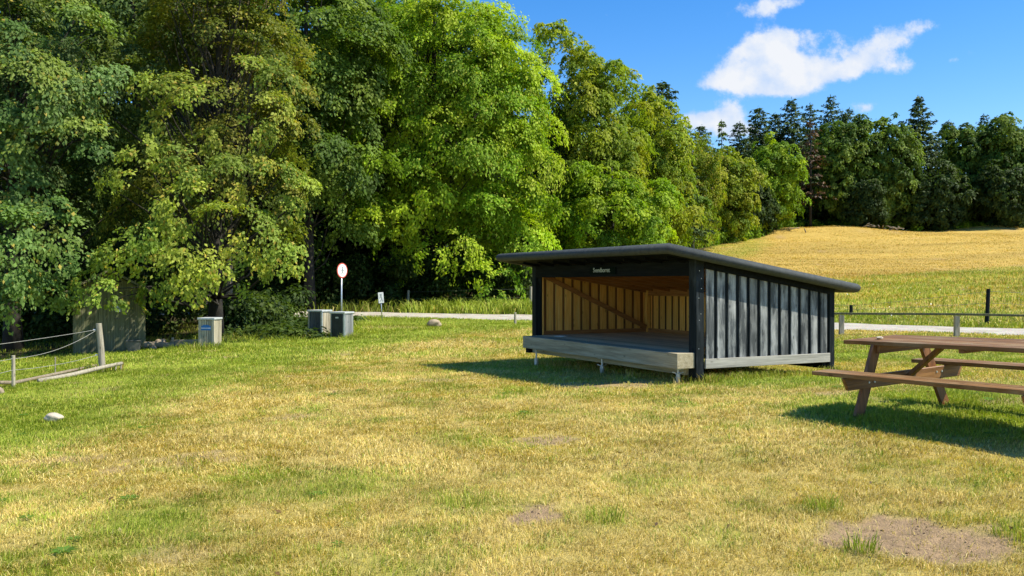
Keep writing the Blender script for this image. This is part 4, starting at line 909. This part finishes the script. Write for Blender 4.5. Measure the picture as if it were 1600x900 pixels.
# ------------------------------------------------------------------ picnic table
def build_table():
    t = thing('picnic_table', 'brown oiled wooden picnic table with attached benches', 'picnic table', (TABLE['X'], TABLE['Y'], TABLE['z0']))
    yaw = TABLE['yaw']; d = Vector((math.sin(yaw), -math.cos(yaw), .023)).normalized(); n = Vector((math.cos(yaw), math.sin(yaw), .05)).normalized(); u_ = n.cross(-d).normalized(); u_ = -u_ if u_.z < 0 else u_
    # local axes: x = across (n), y = -d (away), z = up
    Mx = Matrix((( n.x, -d.x, u_.x, 0), (n.y, -d.y, u_.y, 0), (n.z, -d.z, u_.z, 0), (0, 0, 0, 1))); t.matrix_world = Matrix.Translation(t.location) @ Mx
    Lg = 2.9
    mb = MB(); wt = .41; nb = 6; pw = 2 * wt / nb
    for i in range(nb): mb.box(-wt + i * pw + .005, -wt + (i + 1) * pw - .005, -Lg - (.004 if i % 2 else 0), 0 + (.004 if i % 3 else 0), .708, .750)
    mb.build('tabletop', M['tablewood'], t, .005, segs=2)
    for sgn in (-1, 1):
        mb = MB()
        x0 = .888 - .26; 
        for k in range(2): a = x0 + k * .131; mb.box(*(sorted((sgn * a, sgn * (a + .127)))), -Lg, 0, .408, .450)
        mb.build('bench', M['tablewood'], t, .005, segs=2)
    for s in (.40, Lg - .42):
        for sgn in (-1, 1):
            mb = MB(); mb.bar((sgn * .66, -s, -.04), (sgn * .345, -s, .706), .045, .12, up=(1, 0, 0)); mb.build('leg', M['legwood'], t, .005)
        s2 = s + (.0465 if s < 1 else -.0465)
        mb = MB(); hx = .90
        mb.hexa([(-hx + .06, -s2 - .0225, .27), (hx - .06, -s2 - .0225, .27), (hx - .06, -s2 + .0225, .27), (-hx + .06, -s2 + .0225, .27), (-hx, -s2 - .0225, .406), (hx, -s2 - .0225, .406), (hx, -s2 + .0225, .406), (-hx, -s2 + .0225, .406)])
        cb = mb.build('crossbeam', M['beamwood'], t, .006)
        s3 = s2
        MB().box(-.37, .37, -s3 - .0225, -s3 + .0225, .62, .706).build('top_batten', M['beamwood'], t, .005)
        for q in (-.55, -.47, .47, .55):
            for e in (-1, 1): MB().tube([(q, -s2 + e * .0225, .33 + .02 * (q > 0)), (q, -s2 + e * .030, .33 + .02 * (q > 0))], .011, 6).build('bolt', M['galv'], cb)
        sg = 1 if s < 1 else -1
        MB().bar((0, -(s2 + sg * .03), .33), (0, -(s2 + sg * .52), .70), .07, .045, up=(0, 0, 1)).build('diagonal_brace', M['legwood'], t, .005)
    MB().box(-.37, .37, -Lg / 2 - .03, -Lg / 2 + .03, .668, .706).build('top_batten', M['beamwood'], t, .005)
    p = t.matrix_world @ Vector((-.18, -.30, .751))
    stone('pebble', 'small white pebble lying on the picnic table', p.x, p.y, .05, .032, .018, M['palestone'], 5, p.z, .05)
build_table()

# ------------------------------------------------------------------ shed
def build_shed():
    x, y = X_(171, 28), 28.0; g = h1(x, y) - .12; t = thing('wooden_shed', 'weathered wooden shed half hidden under the maple branches', 'shed', (x, y, g), R(23))
    Wd, Dp, Hh = 2.06, 2.0, 2.05
    def planks(nm, n, a0, a1, c0, c1, axis, ztop, seed):
        mb = MB(); r_ = random.Random(seed)
        for i in range(n):
            p = a0 + (a1 - a0) * i / n; q = a0 + (a1 - a0) * (i + 1) / n - .004; j = r_.uniform(0, .012); zb = r_.uniform(-.03, .01)
            if axis == 'x': mb.hexa([(p, c0 - j, zb), (q, c0 - j, zb), (q, c1, zb), (p, c1, zb), (p, c0 - j, ztop), (q, c0 - j, ztop), (q, c1, ztop), (p, c1, ztop)])
            else: mb.hexa([(c0, p, zb), (c1 + j, p, zb), (c1 + j, q, zb), (c0, q, zb), (c0, p, ztop), (c1 + j, p, ztop), (c1 + j, q, ztop), (c0, q, ztop)])
        return mb.build(nm, M['shedwood'], t, .003)
    planks('front_wall', 17, -Wd / 2, Wd / 2, -.03, 0, 'x', Hh, 1)
    planks('side_wall', 15, .004, Dp, Wd / 2 - .03, Wd / 2, 'y', Hh, 2); planks('side_wall', 15, .004, Dp, -Wd / 2, -Wd / 2 + .03, 'y', Hh, 3); planks('back_wall', 17, -Wd / 2, Wd / 2, Dp, Dp + .03, 'x', Hh, 4)
    MB().hexa([(-Wd / 2 - .3, -.35, Hh - .12), (0, -.35, Hh + .62), (0, Dp + .3, Hh + .62), (-Wd / 2 - .3, Dp + .3, Hh - .12), (-Wd / 2 - .3, -.35, Hh - .05), (0, -.35, Hh + .70), (0, Dp + .3, Hh + .70), (-Wd / 2 - .3, Dp + .3, Hh - .05)]).build('roof', M['shedwood'], t)
    MB().hexa([(.002, -.35, Hh + .62), (Wd / 2 + .3, -.35, Hh - .12), (Wd / 2 + .3, Dp + .3, Hh - .12), (.002, Dp + .3, Hh + .62), (.002, -.35, Hh + .70), (Wd / 2 + .3, -.35, Hh - .05), (Wd / 2 + .3, Dp + .3, Hh - .05), (.002, Dp + .3, Hh + .70)]).build('roof', M['shedwood'], t)
    MB().add([(-Wd / 2, -.02, Hh + .003), (Wd / 2, -.02, Hh + .003), (0, -.02, Hh + .6), (-Wd / 2, 0, Hh + .003), (Wd / 2, 0, Hh + .003), (0, 0, Hh + .6)], [(0, 1, 2), (5, 4, 3), (0, 3, 4, 1), (1, 4, 5, 2), (2, 5, 3, 0)]).build('gable', M['shedwood'], t)
    # door: slightly proud boards
    mb = MB()
    for i in range(5): mb.box(.04 + i * .135, .04 + (i + 1) * .135 - .005, -.062, -.045, .02, 1.8)
    dr = mb.build('door', M['shedwood'], t, .003)
    MB().box(.13, .29, -.08, -.065, 1.18, 1.21).build('latch', M['rust'], dr)
    nt_ = MB().box(.17, .31, -.085, -.066, 1.40, 1.68).build('notice', M['paper'], t)
    MB().box(.195, .285, -.088, -.0862, 1.44, 1.54).build('print', M['greyprint'], nt_)
    # small grey box by the shed wall
    bx, by = X_(209, 27.4), 27.4; mb = MB(); mb.hexa([(-.16, -.13, 0), (.16, -.13, 0), (.16, .13, 0), (-.16, .13, 0), (-.21, -.17, .34), (.21, -.17, .34), (.21, .17, .34), (-.21, .17, .34)]); mb.box(-.225, .225, -.185, .185, .341, .37)
    o = mb.build('plastic_crate', M['plastic'], None, .01); o.location = (bx, by, h1(bx, by)); o.rotation_euler = (0, 0, .3); tag(o, 'small grey plastic crate on the ground against the shed corner', 'crate')
build_shed()
def logs():
    for k, (px0, px1, Z, r, lab) in enumerate([(266, 312, 28.5, .09, 'sawn plank edging beside the slatted bin with the blue label'), (226, 268, 28.2, .11, 'rough log lying in front of the rubble heap')]):
        a = Vector((X_(px0, Z), Z, 0)); b = Vector((X_(px1, Z), Z + .2, 0)); a.z = h1(a.x, a.y) + r; b.z = h1(b.x, b.y) + r * 1.3; mid = (a + b) / 2; L2 = (b - a).length / 2
        mb = MB()
        if k == 0: mb.box(-L2, L2, -.04, .04, -.09, .12); mb.box(-L2 + .05, -L2 + .12, -.1, -.045, -.2, .2)
        else: mb.tube([(-L2, 0, 0), (-L2 * .3, .03, .01), (L2 * .4, -.02, 0), (L2, 0, -.01)], [r, r * .95, r * .8, r * .7], 9)
        o = mb.build('plank' if k == 0 else 'log', M['log'], None, .006 if k == 0 else 0); o.location = mid; o.rotation_euler = (0, 0, math.atan2((b - a).y, (b - a).x)); tag(o, lab, 'timber')
logs()

# ------------------------------------------------------------------ bins
def bin_(label, px, py, Z, w_, d_, h, yaw, wm, door=None, blue=False, front=None):
    x = X_(px, Z); g = EYE - (py - HOR) / F * Z; g = min(g, h1(x, Z)) - .02
    t = thing('litter_bin', label, 'litter bin', (x, Z, g), yaw, 'wooden litter bins by the road')
    def side(nm, n, fx, mt, gap=.012):
        mb = MB(); r_ = random.Random(n + int(px))
        for i in range(n):
            a = i / n; b = (i + 1) / n
            x0, y0 = fx(a); x1, y1 = fx(b); dx, dy = x1 - x0, y1 - y0; l = math.hypot(dx, dy); ux, uy = dx / l, dy / l; nx_, ny_ = uy, -ux; th = .02 + r_.uniform(0, .005)
            p = [(x0 + ux * gap / 2, y0 + uy * gap / 2), (x1 - ux * gap / 2, y1 - uy * gap / 2)]
            q = [(p[0][0] + nx_ * th, p[0][1] + ny_ * th), (p[1][0] + nx_ * th, p[1][1] + ny_ * th)]
            zb = .03; mb.hexa([q[0] + (zb,), q[1] + (zb,), p[1] + (zb,), p[0] + (zb,), q[0] + (h - .05,), q[1] + (h - .05,), p[1] + (h - .05,), p[0] + (h - .05,)])
        return mb.build(nm, mt, t, .003)
    w2, d2 = w_ / 2, d_ / 2
    f1 = side('front_panel', 6, lambda a: (-w2 + w_ * a, -d2), front or wm); side('side_panel', 6, lambda a: (w2, -d2 + d_ * a), wm)
    side('back_panel', 6, lambda a: (w2 - w_ * a, d2), wm); side('side_panel', 6, lambda a: (-w2, d2 - d_ * a), wm)
    MB().box(-w2 + .01, w2 - .01, -d2 + .01, d2 - .01, .0, h - .06).build('liner', M['binblack'], t)
    cr = M['lid'] if front else wm
    for sx in (-1, 1):
        for sy in (-1, 1): MB().box(sx * w2 - .03, sx * w2 + .03, sy * d2 - .03, sy * d2 + .03, 0, h - .045).build('corner_post', M['galv'] if (front and sx > 0 and sy < 0) else wm, t, .004)
    MB().box(-w2 - .055, w2 + .055, -d2 - .055, d2 + .055, h - .044, h + .015).build('lid', M['lid'], t, .012, segs=2)
    if door:
        dd = MB().box(-w2 + .035, w2 - .035, -d2 - .05, -d2 - .028, .04, h - .07).build('door', M['binblack'], t, .004)
        MB().box(-.06, .06, -d2 - .058, -d2 - .0505, h - .20, h - .15).build('latch', M['galv'], dd); MB().box(-.03, .03, -d2 - .058, -d2 - .0505, .10, .15).build('lock', M['galv'], dd)
        for q in (-w2 + .10, w2 - .115): MB().box(q, q + .015, -d2 - .056, -d2 - .0505, .1, h - .25).build('seam', M['black'], dd)
    if blue:
        lb = MB().box(-.16, .14, -d2 - .033, -d2 - .028, h - .36, h - .23).box(-.11, .09, -d2 - .0335, -d2 - .0285, h - .228, h - .20).build('label_plate', M['blue'], t)
        MB().box(-.16, .14, -d2 - .0365, -d2 - .0342, h - .305, h - .285).build('stripe', M['white'], lb)
bin_('pale slatted wooden bin with blue label near the shed', 328, 545, 27, .44, .42, .95, R(-8), M['binwood'], blue=True)
bin_('grey and tan slatted bin on the left of the pair by the road sign', 499.5, 528, 30.8, .53, .48, .97, R(-25), M['binwood'], front=M['bindark'])
bin_('dark green bin with closed door on the right of the pair', 534, 532, 30.0, .50, .47, .97, R(-23), M['binlit'], door=True, front=M['bindark'])

# ------------------------------------------------------------------ signs
def round_sign():
    x, y = X_(533.5, 31.2), 31.2; g = h1(x, y); t = thing('round_road_sign', 'round prohibition sign with red ring on a grey pole behind the bins', 'road sign', (x, y, g), R(58))
    zt = EYE + (HOR - 411) / F * 31.2 - g; top = zt
    MB().tube([(0, 0, -.1), (0, 0, top - .05)], .03, 10).build('pole', M['galv'], t, smooth=True)
    def disc(r, y0, y1, mt, nm, par=None):
        return MB().tube([(0, y0, top - .26), (0, y1, top - .26)], r, 40).build(nm, mt, par or t)
    dk = disc(.26, -.032, -.040, M['red'], 'disc'); disc(.222, -.0405, -.0435, M['white'], 'sign_face', dk)
    zc = top - .26; mb = MB()
    mb.tube([(0.0, -.044, zc + .105), (0.0, -.0475, zc + .105)], .03, 12); mb.bar((0, -.046, zc + .07), (.0, -.046, zc - .03), .05, .003, up=(0, 1, 0))
    mb.bar((0, -.0461, zc + .05), (.075, -.0461, zc - .01), .02, .003, up=(0, 1, 0)); mb.bar((0, -.0462, zc + .05), (-.06, -.0462, zc - .02), .02, .003, up=(0, 1, 0))
    mb.bar((0, -.0463, zc - .02), (.055, -.0463, zc - .14), .024, .003, up=(0, 1, 0)); mb.bar((0, -.0464, zc - .02), (-.05, -.0464, zc - .14), .024, .003, up=(0, 1, 0))
    mb.build('pictogram', M['greyprint'], dk)
round_sign()
def small_sign():
    Z = 36.5; x = X_(597.5, Z); g = h1(x, Z); t = thing('small_sign', 'small rectangular white sign on a leaning thin pole beside the road', 'sign', (x, Z, g)); t.rotation_euler = (0, R(-4.5), R(32))
    MB().tube([(0, 0, -.1), (0, 0, 1.2)], .024, 8).build('pole', M['galv'], t, smooth=True)
    p = MB().box(-.12, .12, -.040, -.026, .80, 1.24).build('sign_plate', M['greysign'], t, .01)
    mb = MB(); mb.box(-.04, .04, -.043, -.041, 1.10, 1.18); mb.bar((0, -.042, 1.10), (.03, -.042, .98), .05, .002, up=(0, 1, 0)); mb.bar((.03, -.0425, .98), (-.04, -.0425, .88), .03, .002, up=(0, 1, 0)); mb.bar((.02, -.0422, 1.0), (.07, -.0422, .87), .03, .002, up=(0, 1, 0)); mb.bar((-.02, -.0423, 1.06), (-.07, -.0423, 1.0), .025, .002, up=(0, 1, 0))
    mb.build('pictogram', M['greyprint'], p)
small_sign()

# ------------------------------------------------------------------ fences
def sag(a, b, s, n=14): a = Vector(a); b = Vector(b); return [a.lerp(b, i / n) - Vector((0, 0, s * 4 * (i / n) * (1 - i / n))) for i in range(n + 1)]
def left_fence():
    t = thing('tape_fence', 'old paddock fence of leaning posts and sagging white tape', 'fence', (0, 0, 0))
    A = Vector((X_(160, 20), 20, h1(X_(160, 20), 20))); tA = A + Vector((-.085, 0, 1.10)); B = Vector((X_(20.5, 16.6), 16.6, h1(X_(20.5, 16.6), 16.6))); tB = B + Vector((0, 0, .60))
    mb = MB(); mb.tube([A + Vector((0, 0, -.15)), A.lerp(tA, .5) + Vector((.01, 0, 0)), tA], [.078, .068, .064], 9); mb.build('post', M['greywood_z'], t, .006)
    MB().tube([B + Vector((0, 0, -.1)), tB], [.035, .033], 8).build('post', M['greywood_z'], t, .004)
    Cx = Vector((X_(86, 19), 19, 0)); Cx.z = h1(Cx.x, Cx.y); MB().tube([Cx, Cx + Vector((0, 0, .42))], .012, 6).build('post', M['greywood_z'], t)
    e = A.lerp(tA, .87); off = Vector((-.07, -.03, 0))
    p0 = Vector((X_(-60, 15.5), 15.5, EYE - (545 - HOR) / F * 15.5))
    MB().tube([p0] + sag(p0, e + off, .02)[1:], .005, 5).build('tape', M['rope'], t)
    q1 = tB + Vector((0, -.04, -.06)); p1 = Vector((X_(-60, 15.2), 15.2, EYE - (570 - HOR) / F * 15.2))
    MB().tube(sag(q1, e + off + Vector((0, 0, -.02)), .12), .005, 5).build('tape', M['rope'], t); MB().tube(sag(p1, q1, .02, 6), .005, 5).build('tape', M['rope'], t)
    q2 = B + Vector((0, -.04, .33)); e2 = A.lerp(tA, .36) + off; MB().tube(sag(q2, e2, .05), .005, 5).build('tape', M['rope'], t); MB().tube(sag(p1 + Vector((0, 0, -.25)), q2, .02, 6), .005, 5).build('tape', M['rope'], t)
    for q in (e2, e + off): MB().tube([q, q + Vector((-.04, 0, 0))], .02, 6).build('insulator', M['white'], t)
left_fence()
def rails():
    # long grey rails on low pegs at the foot of the tape fence
    a = Vector((X_(60, 17.6), 17.6, 0)); b = Vector((X_(190, 20.2), 20.2, 0)); a.z = h1(a.x, a.y) + .03; b.z = h1(b.x, b.y) + .17
    t = thing('fallen_rail', 'long grey pole rail lying on low pegs below the leaning fence post', 'rail', a); d = b - a
    MB().tube([(0, 0, .0), d * .35 + Vector((0, 0, -.02)), d * .7 + Vector((0, 0, .0)), d], [.05, .05, .045, .04], 8).build('pole', M['greywood_z'], t, smooth=True)
    for f_ in (.93, 1.0):
        q = d * f_; gz = h1(a.x + q.x, a.y + q.y) - a.z; MB().tube([(q.x, q.y - .05, gz - .1), (q.x, q.y - .05, q.z + .02)], .02, 6).build('peg', M['greywood_z'], t)
    a = Vector((X_(-50, 15.8), 15.8, 0)); m_ = Vector((X_(22, 17.2), 17.2, 0)); b = Vector((X_(150, 20.6), 20.6, 0))
    for p, q in ((a, .22), (m_, .05), (b, .12)): p.z = h1(p.x, p.y) + q
    o = MB().tube([(0, 0, 0), m_ - a, (m_ - a).lerp(b - a, .5), b - a], [.035, .038, .035, .03], 8).build('fallen_rail', M['log'], None, smooth=True); o.location = a; tag(o, 'second darker pole lying behind the grey rail at the left edge', 'rail')
rails()
def right_rail():
    P = [(X_(1180, 31.2), 31.2), (X_(1315, 30.0), 30.0), (X_(1495, 28.0), 28.0), (X_(1690, 26.2), 26.2), (X_(1900, 24.6), 24.6)]
    t = thing('low_rail_fence', 'low wooden rail on short posts along the gravel road', 'fence', (P[1][0], P[1][1], 0)); O = Vector(P[1] + (0,))
    tops = []
    for (x, y) in P:
        g = h1(x, y); top = {0: .70}.get(0, .70); tops.append(Vector((x, y, g + .70)) - O)
        MB().box(x - O.x - .075, x - O.x + .075, y - O.y - .06, y - O.y + .06, g - .1, g + .66).build('post', M['greywood_z'], t, .008)
    for a, b in zip(tops[:-1], tops[1:]): MB().bar(a + Vector((0, 0, .01)), b + Vector((0, 0, .01)), .11, .07, up=(0, 0, 1)).build('rail', M['shedwood'], t, .006)
right_rail()
def wire_fence(name, label, posts, wires, r, mt, wm, seg_from=None):
    O = Vector((posts[0][0], posts[0][1], 0)); t = thing(name, label, 'fence', O); tp = []
    for (x, y, hh, lean) in posts:
        g = h1(x, y); b = Vector((x, y, g)) - O; MB().tube([b - Vector((0, 0, .1)), b + Vector((lean, 0, hh))], [r * 1.1, r], 8).build('post', mt, t, .004); tp.append((b, hh, lean))
    for f_ in wires:
        for (a, ha, la), (b, hb, lb_) in zip(tp[:-1], tp[1:]):
            MB().tube(sag(a + Vector((la * f_, -.0, ha * f_)), b + Vector((lb_ * f_, 0, hb * f_)), .03, 8), .006, 4).build('wire', wm, t)
Zf = lambda px: None
wire_fence('wire_fence', 'thin wire fence with one dark post beyond the road, meadow side', [(X_(1090, 43), 43, .95, 0), (X_(1330, 39), 39, .5, 0), (X_(1542, 35), 35, 1.38, .06), (X_(1800, 32), 32, 1.3, 0)], (.93, .6), .075, M['blackwood'], M['wire'])
wire_fence('wood_edge_fence', 'old wire fence with grey posts at the edge of the shaded wood', [(X_(640, 50), 49, .95, .05), (X_(749, 47.8), 47.8, 1.1, .08), (X_(829.5, 46.4), 46.4, 1.12, 0), (X_(930, 45), 45.5, 1.1, 0)], (.9, .5), .07, M['greywood_z'], M['wire'])
x_, y_ = X_(805, 35.5), 35.5
o = MB().tube([(0, 0, -.1), (0, 0, .28), (0, 0, .48)], [.05, .05, .046], 8).build('marker_post', M['greywood_z'], None, .005); o.location = (x_, y_, h1(x_, y_)); tag(o, 'short stubby wooden post beside the road left of the shelter', 'post')
def dead_branch():
    for k, (px, Z, L2, lab) in enumerate([(1372, 119.5, 3.2, 'bleached dead branches lying on the crest of the golden slope'), (1245, 117.5, 1.6, 'pale log lying on the grassy mound at the left of the crest')]):
        x = X_(px, Z); rnd = random.Random(k); t = MB()
        for j in range(16 if k == 0 else 3):
            a = Vector((rnd.uniform(-L2, L2), rnd.uniform(-1, 1), 0)); b = a + Vector((rnd.uniform(-1.6, 1.6), rnd.uniform(-.5, .5), 0))
            a.z = h1(x + a.x, Z + a.y) + rnd.uniform(.05, .4); b.z = h1(x + b.x, Z + b.y) + rnd.uniform(.1, .7); t.tube([a, a.lerp(b, .5) + Vector((0, 0, .08)), b], [.09, .07, .03], 6)
        o = t.build('dead_branches' if k == 0 else 'pale_log', M['log'], None, smooth=True); o.location = (x, Z, 0); tag(o, lab, 'dead wood')
dead_branch()
